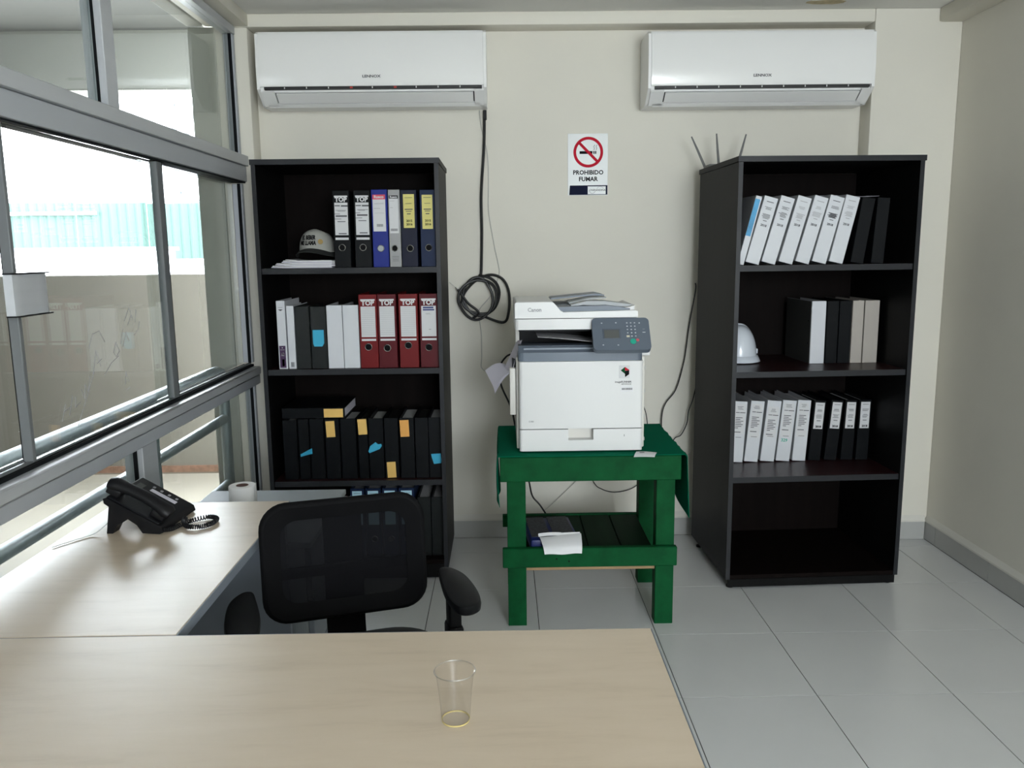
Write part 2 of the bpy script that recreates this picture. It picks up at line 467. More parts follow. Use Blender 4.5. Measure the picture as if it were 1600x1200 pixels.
for a, b in zip(ys, ye):
    wbox('pane', 'glass', -1.235, -1.229, b, a, 1.917, 2.451, 0)
lo_m = [2.71, 1.25, -0.21, -1.67]
for y in lo_m:
    wbox('mullion', 'alu', -1.262, -1.200, y-0.055, y+0.06, 0.051, 0.845)
    wbox('mullion_seal', 'gasket', -1.228, -1.218, y-0.066, y-0.0555, 0.051, 0.845, 0)
ys = [3.917] + [y+0.06 for y in lo_m]; ye = [y-0.066 for y in lo_m] + [WY0]
for a, b in zip(ys, ye):
    wbox('pane', 'glass', -1.235, -1.229, b, a, 0.051, 0.845, 0)
# sliding sashes: glass edge to edge with slim stiles
def stile(y, w=0.044, sw=0.018):
    wbox('stile', 'alu_dark', -1.232, -1.206, y+0.012-w, y+0.012, 0.95, 1.792)
    wbox('stile_seal', 'gasket', -1.243, -1.212, y+0.0125, y+0.0125+sw, 0.95, 1.7938, 0)
stile(3.00); stile(2.055, 0.016, 0.006); stile(0.6); stile(-0.9)
wbox('pane', 'glass', -1.258, -1.252, 2.93, 3.917, 0.95, 1.7938, 0)
wbox('pane', 'glass', -1.222, -1.216, 2.0735, 2.968, 0.95, 1.7938, 0)
wbox('pane', 'glass', -1.258, -1.252, 0.56, 2.09, 0.95, 1.7938, 0)
wbox('pane', 'glass', -1.222, -1.216, -0.888, 0.568, 0.95, 1.7938, 0)
wbox('pane', 'glass', -1.258, -1.252, WY0, -0.86, 0.95, 1.7938, 0)
# pull handle and catch on the sash stile
lk = MB().prism([(x-XL, y-3.95) for x, y in ((-1.2055, 2.005), (-1.185, 2.008), (-1.180, 2.03), (-1.183, 2.055), (-1.178, 2.085), (-1.184, 2.115), (-1.178, 2.140), (-1.186, 2.158), (-1.2055, 2.158))], 'z', 1.326, 1.426).build('sash_catch', 'alu', w1, True)
box('catch_cap', 'plastic_dark', lk, -1.2055-XL, -1.176-XL, 2.002-3.95, 2.160-3.95, 1.4262, 1.4295)
box('catch_cap', 'plastic_dark', lk, -1.2055-XL, -1.176-XL, 2.002-3.95, 2.160-3.95, 1.3225, 1.3258)
# marker scribbles left on the inside of the sash glass
scr = MB()
def stroke(pts): scr.tube([(-1.2154-XL, y-3.95, z) for y, z in pts], 0.0009, 5)
for pts in (((2.22,1.02),(2.245,1.065)), ((2.26,1.03),(2.285,1.08)), ((2.235,1.045),(2.275,1.052)), ((2.30,1.075),(2.295,1.045),(2.325,1.055)), ((2.335,1.09),(2.35,1.06),(2.36,1.10),(2.375,1.075),(2.39,1.12)),
            ((2.30,0.99),(2.36,1.06),(2.42,1.13)), ((2.41,1.12),(2.44,1.19),(2.46,1.14)), ((2.44,1.15),(2.47,1.16)), ((2.48,1.11),(2.53,1.14),(2.58,1.155)), ((2.55,1.17),(2.57,1.20),(2.59,1.17),(2.565,1.155),(2.55,1.17)),
            ((2.60,1.19),(2.625,1.235)), ((2.615,1.18),(2.645,1.225),(2.66,1.195)), ((2.64,1.26),(2.68,1.30),(2.70,1.26)), ((2.66,1.245),(2.69,1.275)), ((2.70,1.21),(2.735,1.225),(2.75,1.25)), ((2.715,1.25),(2.73,1.29)), ((2.40,1.20),(2.43,1.24),(2.47,1.245),(2.50,1.21)), ((2.61,1.06),(2.62,1.10),(2.635,1.065)), ((2.615,1.04),(2.64,1.045))):
    stroke(pts)
scr.build('marker_scribble', 'print_mid', w1)

# ------------------------------------------------------------------ terrace outside the window
ex = box('terrace_floor', 'ext_floor', None, -5.6, XL-0.065, YR, 5.447, -0.12, -0.01); struct(ex)
struct(box('terrace_roof', 'ext_slab', None, -5.6, -1.35, YR, 5.6, 2.86, 3.0))
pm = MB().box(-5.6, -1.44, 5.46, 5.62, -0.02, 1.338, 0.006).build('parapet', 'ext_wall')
tag(pm, 'beige plastered parapet wall closing the terrace beyond the window', 'wall')
box('base_strip', 'ext_brown', pm, -5.6, -1.44, 5.448, 5.459, 0.0, 0.045)
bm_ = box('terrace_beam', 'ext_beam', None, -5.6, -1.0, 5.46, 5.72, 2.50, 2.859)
tag(bm_, 'pale concrete beam spanning the top of the terrace opening', 'beam')
pl = MB().box(-1.425, -1.3005, YP, 4.30, -0.009, 2.489, 0.006).build('terrace_column', 'ext_wall_pale')
tag(pl, 'pale beige concrete column outside the window end', 'column')
tb2 = MB().box(-1.425, -1.3505, YR, YP-0.001, 2.491, 2.859, 0.006).build('terrace_beam', 'ext_wall_pale')
tag(tb2, 'pale concrete beam running above the window head outside', 'beam')
pl2 = box('terrace_column', 'ext_wall_pale', None, -1.43, -1.0, 5.46, 5.72, -0.02, 2.499)
tag(pl2, 'beige corner column where the terrace parapet ends', 'column')
# galvanised handrail just outside the glass
struct(box('terrace_light_block_left', 'ext_wall', None, -4.35, -4.2, YR, 5.459, -0.009, 2.859))  # unseen wall, added so daylight enters the terrace only above the far parapet
struct(box('terrace_light_block_near', 'ext_wall', None, -4.199, -1.35, YR-0.1, YR, -0.009, 2.859))  # unseen end wall, added to keep near-side daylight off the parapet
hr = empty('handrail', (-1.34, 3.0, -0.01)); tag(hr, 'galvanised pipe handrail running along outside the left window', 'handrail')
def hpipe(name, pts, r): MB().tube([(x+1.34, y-3.0, z+0.01) for x, y, z in pts], r, 14).build(name, 'galv', hr, True)
hpipe('top_pipe', [(-1.34, -2.5, 0.928), (-1.34, 3.70, 0.928), (-1.34, 3.80, 0.926), (-1.34, 3.845, 0.912), (-1.34, 3.868, 0.885), (-1.34, 3.872, 0.84), (-1.34, 3.872, 0.0)], 0.0255)
hpipe('mid_pipe', [(-1.34, -2.5, 0.690), (-1.34, 3.86, 0.690)], 0.0225)
hpipe('low_pipe', [(-1.34, -2.5, 0.37), (-1.34, 3.86, 0.37)], 0.0225)
for y in (3.06, 1.2, -0.7): hpipe('post', [(-1.34, y, 0.0), (-1.34, y, 0.91)], 0.0235)

# yard and street beyond, washed out by daylight
struct(box('yard_ground', 'ext_ground', None, -60, 25, 5.8, 60, -0.3, -0.2))
def corr_panel(x0, x1, y, z0, z1, n):
    m = MB(); pts = []
    for k in range(n+1):
        pts.append((x0+(x1-x0)*k/n, y+(0.05 if k % 2 else 0.0)))
    back = [(p[0], p[1]+0.01) for p in reversed(pts)]
    return m.prism(pts+back, 'z', z0, z1)
fe = empty('corrugated_fence', (-7.5, 16.0, -0.2)); tag(fe, 'tall green corrugated fence across the yard', 'fence')
for k in range(9):
    x = -13.5+k*1.35
    o = corr_panel(x+7.5, x+1.34+7.5, 0, 0.0, 2.66-0.02*(k % 3), 16).build('panel', 'fence_green', fe)
box('rail', 'ext_white', fe, -6.0, -0.2, -0.06, -0.005, 2.42, 2.48)
lw = box('kerb_wall', 'ext_white', None, -14, -2, 11.0, 11.3, -0.2, 1.40); tag(lw, 'low white kerb wall in front of the green fence', 'wall')
vt = empty('bench_block', (-6.4, 12.5, -0.2)); tag(vt, 'low white block with a ledge before the green fence', 'block')
box('block', 'ext_white', vt, -1.4, 1.3, 0, 0.5, 0, 1.72); box('ledge', 'ext_grey', vt, -1.45, 1.35, -0.05, 0.55, 1.721, 1.78)
hb = empty('white_building', (-12, 26, -0.2)); tag(hb, 'white industrial building far behind the green fence', 'building')
box('wall', 'ext_white', hb, -16, 7.0, 0, 5, 0, 11)
for x in (-1.6, 0.05):
    f = empty('louvre_window', (0, 0, 0)); f.parent = hb
    for q in range(5): box('slat', 'ext_grey', f, x, x+0.95, -0.10-0.02*q, -0.04-0.02*q, 4.55-0.13*q, 4.63-0.13*q)
lt = empty('lattice_tower', (-8.6, 22.5, -0.2)); tag(lt, 'pale steel lattice tower behind the fence by the column', 'tower')
for x in (0, 0.9):
    for y in (0, 0.9): box('leg', 'ext_grey', lt, x-0.05, x+0.05, y-0.05, y+0.05, 0, 7)
for q in range(9):
    z = 0.4+q*0.75
    m = MB(); m.tube([(0, 0, z), (0.9, 0, z+0.7)], 0.04, 6); m.build('brace', 'ext_grey', lt)
    m = MB(); m.tube([(0.9, 0, z), (0, 0, z+0.7)], 0.04, 6); m.build('brace', 'ext_grey', lt)

# ------------------------------------------------------------------ desk
DZ = 0.74
def desk():
    d = empty('desk', (-0.44, 1.1, 0)); tag(d, 'light maple L-shaped office desk with grey edges and panels', 'desk')
    def p(name, m, x0, x1, y0, y1, z0, z1, bev=0.001):
        return MB().box(x0+0.44, x1+0.44, y0-1.1, y1-1.1, z0, z1, bev, 1).build(name, m, d)
    # front run
    p('desktop', 'maple', -1.165, 0.2795, 0.72, 1.4985, DZ-0.024, DZ)
    p('edge_band', 'grey_melamine', 0.2798, 0.2825, 0.72, 1.4985, DZ-0.0245, DZ-0.0006)
    p('edge_band', 'grey_melamine', -1.165, 0.2795, 1.4988, 1.5012, DZ-0.0245, DZ-0.0006)
    # return along the window
    p('return_top', 'maple', -1.165, -0.6455, 1.503, 2.3645, DZ-0.024, DZ)
    p('edge_band', 'grey_melamine', -0.6452, -0.6425, 1.503, 2.3645, DZ-0.0245, DZ-0.0006)
    p('edge_band', 'grey_melamine', -1.165, -0.6455, 2.3648, 2.3675, DZ-0.0245, DZ-0.0006)
    p('end_panel', 'grey_melamine', -1.15, -0.655, 2.335, 2.3535, 0.012, DZ-0.0246)
    p('modesty_panel', 'grey_melamine', -1.12, -1.102, 1.52, 2.334, 0.18, DZ-0.0246)
    p('side_panel', 'grey_melamine', 0.245, 0.2635, 0.78, 1.46, 0.012, DZ-0.0246)
    p('side_panel', 'grey_melamine', -1.15, -1.132, 0.78, 1.46, 0.012, DZ-0.0246)
    p('modesty_panel', 'grey_melamine', -1.13, 0.244, 0.84, 0.858, 0.25, DZ-0.0246)
    for x, y in ((0.254, 0.85), (0.254, 1.40), (-1.14, 0.85), (-1.14, 1.40), (-1.08, 2.344), (-0.72, 2.344)):
        MB().lathe([(0, 0), (0.012, 0), (0.012, 0.006), (0.005, 0.008), (0.005, 0.0125), (0, 0.0125)], (x+0.44, y-1.1, 0), 12).build('leveller', 'plastic_black', d)
desk()

# drawer pedestal behind the return, drawers facing the room
pc = empty('drawer_pedestal', (-0.846, 2.70, 0)); tag(pc, 'grey drawer pedestal with keys in its lock behind the desk end', 'cabinet')
PZ = 0.592
box('body', 'grey_cab', pc, -0.25, 0.225, -0.288, 0.275, 0.05, PZ-0.019)
box('top', 'grey_cab', pc, -0.252, 0.247, -0.29, 0.2785, PZ-0.0185, PZ, 0.0015, 1)
for z0, z1 in ((0.40, 0.570), (0.23, 0.396), (0.06, 0.226)):
    dr = box('drawer', 'grey_melamine', pc, 0.226, 0.244, -0.286, 0.273, z0, z1, 0.002, 1)
    box('handle', 'steel', dr, 0.2445, 0.252, -0.06, 0.06, z1-0.06, z1-0.048)
lkp = MB().lathe([(0, 0), (0.010, 0), (0.010, 0.010), (0.008, 0.013), (0, 0.013)], (0, 0, 0), 16, Matrix.Translation((0.2445, 0.262, 0.5605)) @ Matrix.Rotation(R(90), 4, 'Y')).build('lock', 'chrome', pc, True)
for x, y in ((-0.2, -0.2), (-0.2, 0.18), (0.18, -0.2), (0.18, 0.18)):
    MB().lathe([(0, 0), (0.02, 0), (0.02, 0.05), (0, 0.05)], (x, y, 0), 12).build('foot', 'plastic_black', pc)
ks = empty('key_ring', (-0.5885, 2.962, 0.5525)); tag(ks, 'small bunch of keys hanging from the pedestal lock', 'keys')
MB().tube([(0, 0, 0.008), (0.018, 0, 0.008)], 0.0022, 8).build('key', 'steel', ks)
MB().tube([(0.026+0.012*math.cos(a), 0.002*math.sin(a), -0.002+0.014*math.sin(a)) for a in [2*math.pi*k/16 for k in range(16)]], 0.0012, 6, closed=True).build('ring', 'chrome', ks)
MB().box(0.018, 0.034, -0.0015, 0.0015, -0.055, -0.015, 0.0007, 1).build('key', 'steel', ks)
MB().box(0.026, 0.042, 0.003, 0.006, -0.05, -0.013, 0.0007, 1).build('key', 'chrome', ks)

# toilet paper roll
tr = empty('paper_roll', (-0.900, 2.72, PZ)); tag(tr, 'white toilet paper roll standing on the grey pedestal', 'paper roll')
MB().lathe([(0.021, 0.0005), (0.044, 0.0005), (0.0455, 0.004), (0.0455, 0.092), (0.044, 0.096), (0.021, 0.096), (0.021, 0.0005)], n=40).build('tissue', 'tissue', tr, True)
MB().lathe([(0.0188, 0.001), (0.0205, 0.001), (0.0205, 0.0965), (0.0188, 0.0965), (0.0188, 0.001)], n=32).build('core', 'card_brown', tr, True)
MB().grid(lambda u, v: (0.0458*math.cos(R(10-34*u))+0.006*u*u, 0.0458*math.sin(R(10-34*u))-0.0*u, 0.002+0.101*v), 8, 2, 0.0005).build('loose_sheet', 'tissue', tr, True)

# ------------------------------------------------------------------ plastic cup
cp = empty('plastic_cup', (-0.083, 1.192, DZ)); tag(cp, 'clear plastic cup with a few yellow drops on the desk', 'cup')
MB().lathe([(0, 0.0040), (0.0205, 0.0040), (0.0212, 0.0008), (0.0222, 0.0008), (0.0232, 0.012), (0.0262, 0.050), (0.0300, 0.0815), (0.0322, 0.0830)], n=48).build('cup_wall', 'cup_plastic', cp, True)
MB().tube([(0.0322*math.cos(a), 0.0322*math.sin(a), 0.0842) for a in [2*math.pi*k/40 for k in range(40)]], 0.0011, 6, closed=True).build('rim', 'cup_rim', cp, True)
MB().lathe([(0.0214, 0.0012), (0.0222, 0.0012), (0.0225, 0.0035), (0.0216, 0.0035), (0.0214, 0.0012)], n=40).build('drink_residue', 'liquid', cp, True)

# ------------------------------------------------------------------ desk telephone
ph = empty('desk_phone', (-0.898, 2.178, DZ), R(86)); ph.scale = (0.93, 0.93, 0.86); tag(ph, 'black desk telephone with corded handset on the desk return', 'telephone')
SL = math.atan2(0.093, 0.155)
MB().prism([(0.0, 0.006), (0.004, 0.022), (0.012, 0.028), (0.158, 0.116), (0.168, 0.113), (0.166, 0.098), (0.075, 0.030), (0.06, 0.004), (0.01, 0.002)], 'x', -0.105, 0.105).build('body', 'plastic_black', ph, True)
MB().prism([(0.095, 0.052), (0.155, 0.092), (0.168, 0.0), (0.150, 0.0), (0.135, 0.028), (0.118, 0.036)], 'x', -0.10, -0.065).build('stand', 'plastic_black', ph, True)
MB().prism([(0.095, 0.052), (0.155, 0.092), (0.168, 0.0), (0.150, 0.0), (0.135, 0.028), (0.118, 0.036)], 'x', 0.06, 0.095).build('stand', 'plastic_black', ph, True)
def onface(x, t, h=0.0):   # point on the sloped key face, t metres up the slope
    return (x, 0.012+t*math.cos(SL)-h*math.sin(SL), 0.028+t*math.sin(SL)+h*math.cos(SL))
face_rot = Matrix.Rotation(SL, 4, 'X')
def keybox(name, m, x0, x1, t0, t1, h, parent=ph):
    c = onface((x0+x1)/2, (t0+t1)/2, 0.0)
    return MB().box(-(x1-x0)/2, (x1-x0)/2, -(t1-t0)/2, (t1-t0)/2, -0.001, h, 0.0008, 1, Matrix.Translation(c) @ face_rot).build(name, m, parent)
keybox('display', 'screen', -0.02, 0.07, 0.138, 0.160, 0.001)
keybox('label_strip', 'paper_lilac', 0.052, 0.070, 0.030, 0.118, 0.0012)
for r_ in range(4):
    for c_ in range(3): keybox('key', 'print_grey', -0.018+c_*0.019, -0.005+c_*0.019, 0.050+r_*0.019, 0.062+r_*0.019, 0.003)
for c_ in range(3): keybox('key', 'key_cream' if c_ else 'plastic_dark', -0.018+c_*0.019, -0.006+c_*0.019, 0.024, 0.032, 0.0025)
for q in range(4): keybox('key', 'print_mid', 0.078, 0.088, 0.036+q*0.026, 0.044+q*0.026, 0.0022)
keybox('cradle', 'plastic_dark', -0.098, -0.036, 0.004, 0.172, 0.004)
# handset: bow-shaped grip with thick ear and mouth ends
hs = []; hr_ = []
for k in range(17):
    t = -0.004+0.196*k/16; e = abs(k/8-1)
    hs.append(onface(-0.068, t, 0.030+0.012*(1-e**2.2))); hr_.append(0.0165+0.0075*e**3)
hr_[0] *= 0.72; hr_[-1] *= 0.72
hd = MB().tube(hs, hr_, 16); 
bmesh.ops.scale(hd.bm, vec=(1.30, 1, 1), space=Matrix.Translation((0.068, 0, 0)), verts=hd.bm.verts)
ho = hd.build('handset', 'plastic_black', ph, True)
for t0, t1 in ((0.0, 0.045), (0.145, 0.188)):
    c = onface(-0.068, (t0+t1)/2, 0.018)
    MB().box(-0.022, 0.022, -(t1-t0)/2, (t1-t0)/2, -0.013, 0.012, 0.006, 3, Matrix.Translation(c) @ face_rot).build('ear_cup', 'plastic_black', ho, True)
# coiled cord
path = spline([(-0.098, 0.004, 0.014), (-0.080, -0.012, 0.010), (-0.040, -0.022, 0.009), (0.0, -0.040, 0.009), (0.03, -0.075, 0.009), (0.015, -0.105, 0.009), (-0.03, -0.108, 0.009), (-0.058, -0.085, 0.009), (-0.060, -0.050, 0.011), (-0.035, -0.028, 0.016), (0.0, -0.016, 0.014)], 64)
hel = []
for k, p in enumerate(path):
    t = (path[min(k+1, len(path)-1)]-path[max(k-1, 0)]).normalized()
    n1 = t.cross(Vector((0, 0, 1))).normalized(); n2 = n1.cross(t)
    a = k*0.60
    hel.append(p+0.0062*(math.cos(a)*n1+math.sin(a)*n2))
MB().tube(hel, 0.0019, 6).build('coiled_cord', 'plastic_black', ph, True)
MB().tube(spline([(-0.085, 0.145, 0.055), (-0.100, 0.18, 0.018), (-0.12, 0.20, 0.004), (-0.16, 0.225, 0.003), (-0.22, 0.255, 0.003)], 8), 0.0016, 6).build('line_cord', 'cable_white', ph, True)

# ------------------------------------------------------------------ office chair
ch = empty('office_chair', (-0.350, 1.795, 0), R(16.5)); tag(ch, 'black mesh-back swivel office chair with armrests behind the desk', 'chair')
# five-star base
MB().lathe([(0, 0.07), (0.035, 0.07), (0.035, 0.12), (0.028, 0.125), (0.028, 0.26), (0.016, 0.262), (0.016, 0.40), (0, 0.40)], n=20).build('gas_column', 'plastic_black', ch, True)
for k in range(5):
    a = R(72*k+20)
    MB().tube([(0.02*math.cos(a), 0.02*math.sin(a), 0.098), (0.15*math.cos(a), 0.15*math.sin(a), 0.088), (0.27*math.cos(a), 0.27*math.sin(a), 0.070)], [0.024, 0.020, 0.014], 10).build('base_arm', 'plastic_black', ch, True)
    c = (0.272*math.cos(a), 0.272*math.sin(a), 0.026)
    MB().lathe([(0, -0.02), (0.026, -0.02), (0.026, 0.02), (0, 0.02)], (0, 0, 0), 20, Matrix.Translation(c) @ Matrix.Rotation(a, 4, 'Z') @ Matrix.Rotation(R(90), 4, 'X')).build('caster', 'rubber', ch, True)
box('mechanism', 'plastic_black', ch, -0.08, 0.08, -0.10, 0.14, 0.385, 0.425, 0.01)
# seat cushion: rounded square dished
def seat():
    m = MB(); rings = []
    for z, s in ((0.420, 0.90), (0.426, 0.97), (0.445, 1.0), (0.466, 0.985), (0.478, 0.93), (0.482, 0.80)):
        rings.append([m.bm.verts.new((p[0]*s, p[1]*s+0.012, z+0.008)) for p in rrect(0.47, 0.47, 0.13, 8)])
    n = len(rings[0])
    for A, B in zip(rings, rings[1:]):
        for k in range(n): m.bm.faces.new((A[k], A[(k+1)%n], B[(k+1)%n], B[k]))
    m.bm.faces.new(list(reversed(rings[0]))); m.bm.faces.new(rings[-1])
    return m
seat().build('seat', 'plastic_dark', ch, True)
# backrest
BW, BH, BZ, BR = 0.422, 0.312, 0.697, 0.066
def bend(x, z, dy=0.0):
    return (x, 0.222+dy+0.10*(z-BZ)+0.35*(0.045-x*x), z)   # tilted back, wrapping slightly forward at the sides
outl = rrect(BW-0.03, BH-0.03, BR-0.012, 7)
MB().tube([bend(x, z+BZ) for x, z in outl], 0.0135, 10, closed=True).build('back_frame', 'chair_black', ch, True)
def backmesh(u, v):
    x = (u-0.5)*(BW-0.03); z = (v-0.5)*(BH-0.03)
    r = BR-0.012; hx, hz = (BW-0.03)/2, (BH-0.03)/2
    ax, az = abs(x)-(hx-r), abs(z)-(hz-r)
    if ax > 0 and az > 0:
        d = math.hypot(ax, az); m_ = max(ax, az)
        if d > 1e-9: f = m_/d; ax *= f; az *= f
        x = math.copysign(hx-r+ax, x); z = math.copysign(hz-r+az, z)
    return bend(x, z+BZ)
MB().grid(backmesh, 24, 18).build('back_mesh', 'chair_mesh', ch, True)
# wide border band of the mesh (dense weave around the edge)
def band(u, v):
    k = int(round(u*len(outl))) % len(outl); x, z = outl[k]
    return bend(x*(1-0.19*v), z*(1-0.25*v)+BZ, -0.0125*(1-v)-0.003)
MB().grid(band, len(outl), 3).build('mesh_border', 'chair_black', ch, True)
sp = MB()
prof = [(0.10, 0.398), (0.20, 0.398), (0.275, 0.43), (0.292, 0.50), (0.285, 0.60), (0.292, 0.80), (0.280, 0.80), (0.270, 0.60), (0.272, 0.50), (0.258, 0.45), (0.195, 0.42), (0.10, 0.42)]
sp.prism(prof, 'x', -0.05, 0.05).build('back_spine', 'chair_black', ch, True)
box('lumbar_bar', 'chair_black', ch, -0.17, 0.17, 0.246, 0.258, 0.645, 0.675, 0.005)
for s in (-1, 1):
    x = 0.238*s
    MB().tube([(0.10*s, 0.0, 0.405), (0.20*s, 0.01, 0.405), (0.236*s, 0.015, 0.415), (x, 0.02, 0.45), (x, 0.03, 0.50)], 0.016, 10).build('arm_bracket', 'plastic_black', ch, True)
    MB().box(x-0.019, x+0.019, 0.0, 0.062, 0.485, 0.570, 0.008, 2).build('arm_sleeve', 'plastic_black', ch, True)
    MB().box(x-0.015, x+0.015, 0.006, 0.056, 0.565, 0.645, 0.006, 2).build('arm_post', 'plastic_black', ch, True)
    pts = spline([(0.018*s, 0.155), (0.045*s, 0.10), (0.052*s, 0.0), (0.042*s, -0.075), (0.012*s, -0.098), (-0.018*s, -0.080), (-0.026*s, 0.0), (-0.018*s, 0.10), (-0.008*s, 0.155)], 5, closed=True)
    m = MB(); rings = []
    for z, f in ((0.640, 0.86), (0.645, 0.97), (0.656, 1.0), (0.664, 0.96), (0.667, 0.85)):
        rings.append([m.bm.verts.new((x+0.012*s+(p[0]-0.012*s)*f, 0.03+(p[1]-0.03)*(0.5+0.5*f), z)) for p in [(q.x, q.y) for q in [Vector((a[0], a[1], 0)) for a in pts]]])
    n = len(rings[0])
    for A, B in zip(rings, rings[1:]):
        for k in range(n): m.bm.faces.new((A[k], A[(k+1)%n], B[(k+1)%n], B[k]))
    m.bm.faces.new(list(reversed(rings[0]))); m.bm.faces.new(rings[-1])
    m.build('arm_pad', 'plastic_dark', ch, True)

# ------------------------------------------------------------------ bookcases
def bookcase(loc, rz, W, D, H, shelves, base, label):
    b = empty('bookcase', loc, rz); tag(b, label, 'bookcase', 'black open bookcases')
    T = 0.018
    for x0, x1 in ((0, T), (W-T, W)):
        s_ = box('side_panel', 'bookcase', b, x0, x1, 0.0015, D-0.006, 0.045, H-0.0225, 0.0008, 1)
        MB().box(x0, x1, 0, 0.0014, 0.045, H-0.0225).build('edge_band', 'bookcase_edge', s_)
    t_ = box('top', 'bookcase', b, -0.004, W+0.004, -0.004, D, H-0.022, H, 0.001, 1)
    MB().box(-0.004, W+0.004, -0.0052, -0.0042, H-0.022, H).build('edge_band', 'bookcase_edge', t_)
    box('back_panel', 'bookcase_back', b, T, W-T, D-0.012, D-0.007, 0.05, H-0.023)
    for z in shelves:
        s_ = box('shelf', 'mahogany', b, T+0.0005, W-T-0.0005, 0.0125, D-0.013, z-0.024, z)
        MB().box(T+0.0005, W-T-0.0005, 0.010, 0.0124, z-0.0242, z+0.0002).build('edge_band', 'bookcase_edge', s_)
    box('bottom_shelf', 'bookcase_back', b, T+0.0005, W-T-0.0005, 0.004, D-0.013, base-0.018, base)
    box('plinth', 'bookcase', b, 0.012, W-0.012, 0.001, 0.017, 0.010, base-0.0185)
    for x in (0.03, W-0.03):
        for y in (0.035, D-0.05):
            MB().lathe([(0, 0), (0.016, 0), (0.016, 0.008), (0.006, 0.010), (0.006, 0.046), (0, 0.046)], (x, y, 0), 16).build('foot', 'plastic_black', b)
    return b
LX, LY, LW, LD = -1.045, 3.530, 0.782, 0.47
bookcase((LX, LY, 0), 0, LW, LD, 1.855, (1.404, 0.967, 0.464), 0.092, 'black bookcase with coloured lever-arch files, left of the copier')
RX, RY, RW, RD, RZ = 0.952, 3.366, 0.763, 0.575, R(2)
bookcase((RX, RY, 0), RZ, RW, RD, 1.831, (1.397, 0.955, 0.500), 0.064, 'black bookcase with white binders, right of the copier')

# ------------------------------------------------------------------ binders
def deco(parent, w, h, items):
    """flat print on the spine; items in fractions of the spine: ('rect',name,mat,x0,x1,z0,z1) etc."""
    last = parent
    for it in items:
        k = it[0]
        if k == 'label':
            _, m, x0, x1, z0, z1 = it
            last = MB().box(-w+w*x0, -w+w*x1, -0.0007, -0.0001, h*z0, h*z1).build('label', m, parent)
        elif k == 'band':
            _, m, x0, x1, z0, z1 = it
            MB().box(-w+w*x0, -w+w*x1, -0.0012, -0.0006, h*z0, h*z1).build('label_stripe', m, last if last is not parent else parent)
        elif k == 'sheet':      # label that is its own piece with a slight tilt
            _, m, x0, x1, z0, z1, tilt = it
            cx, cz = -w+w*(x0+x1)/2, h*(z0+z1)/2
            last = MB().box(-w*(x1-x0)/2, w*(x1-x0)/2, -0.0006, 0, -h*(z1-z0)/2, h*(z1-z0)/2, 0, 1, Matrix.Translation((cx, -0.0008, cz)) @ Matrix.Rotation(R(tilt), 4, 'Y')).build('sticky_label', m, parent)
        elif k == 'lines':
            _, m, rows = it     # rows: (xc, halfwidth, z, thickness)
            mm = MB()
            for xc, hw, z, th in rows:
                mm.box(-w+w*(xc-hw), -w+w*(xc+hw), -0.00125, -0.0007, h*z-th/2, h*z+th/2)
            mm.build('print', m, last)['kind'] = 'stuff'
        elif k == 'text':
            _, m, s, xc, z, size, bold = it
            text('print', s, size, m, last, (-w+w*xc, -0.0012, h*z), bold=bold)
        elif k == 'bars':
            _, m, x0, x1, z0, z1, n = it
            mm = MB()
            for q in range(n):
                a = x0+(x1-x0)*q/n; mm.box(-w+w*a, -w+w*(a+(x1-x0)/n*(0.35+0.3*((q*7) % 3)/2)), -0.0013, -0.0007, h*z0, h*z1)
            mm.build('barcode', m, last)['kind'] = 'stuff'
        elif k == 'ring':
            _, xc, z, rad, m = it
            c = (-w+w*xc, 0, h*z)
            rg = MB().tube([(c[0]+rad*math.cos(a), -0.0008, c[2]+rad*math.sin(a)) for a in [2*math.pi*q/24 for q in range(24)]], 0.0016, 6, closed=True).build('finger_ring', 'ring_metal', parent, True)
            MB().lathe([(0, 0), (rad-0.0008, 0)], (0, 0, 0), 24, Matrix.Translation((c[0], -0.0003, c[2])) @ Matrix.Rotation(R(90), 4, 'X')).build('finger_hole', m, rg)

def binder(kind, label, group, x, y, z, w, h, d, cover, items=(), lean=0.0, rz=0.0, pages='pages', lie=False):
    """origin at the bottom right edge of the spine, spine facing -y"""
    b = empty(kind, (x, y, z), rz, R(lean)); tag(b, label, 'binder', group)
    t = 0.0028
    c = MB()
    c.box(-w, 0, 0, t, 0.0005, h, 0.0012, 1)
    c.box(-w, -w+t, t, d, 0.0005, h, 0.0008, 1)
    c.box(-t, 0, t, d, 0.0005, h, 0.0008, 1)
    c.build('cover', cover, b)
    MB().box(-w+t+0.002, -t-0.002, 0.012, d-0.012, 0.008, h-0.012-0.01*random.random()).build('pages', pages, b)
    deco(b, w, h, items)
    return b

def lines_block(rng, z1, z0, n, xc=0.5, hw=0.34, th=0.0016):
    rr = random.Random(rng)
    return [(xc-0.03+0.06*rr.random(), hw*(0.55+0.45*rr.random()), z1-(z1-z0)*k/max(1, n-1), th) for k in range(n)]

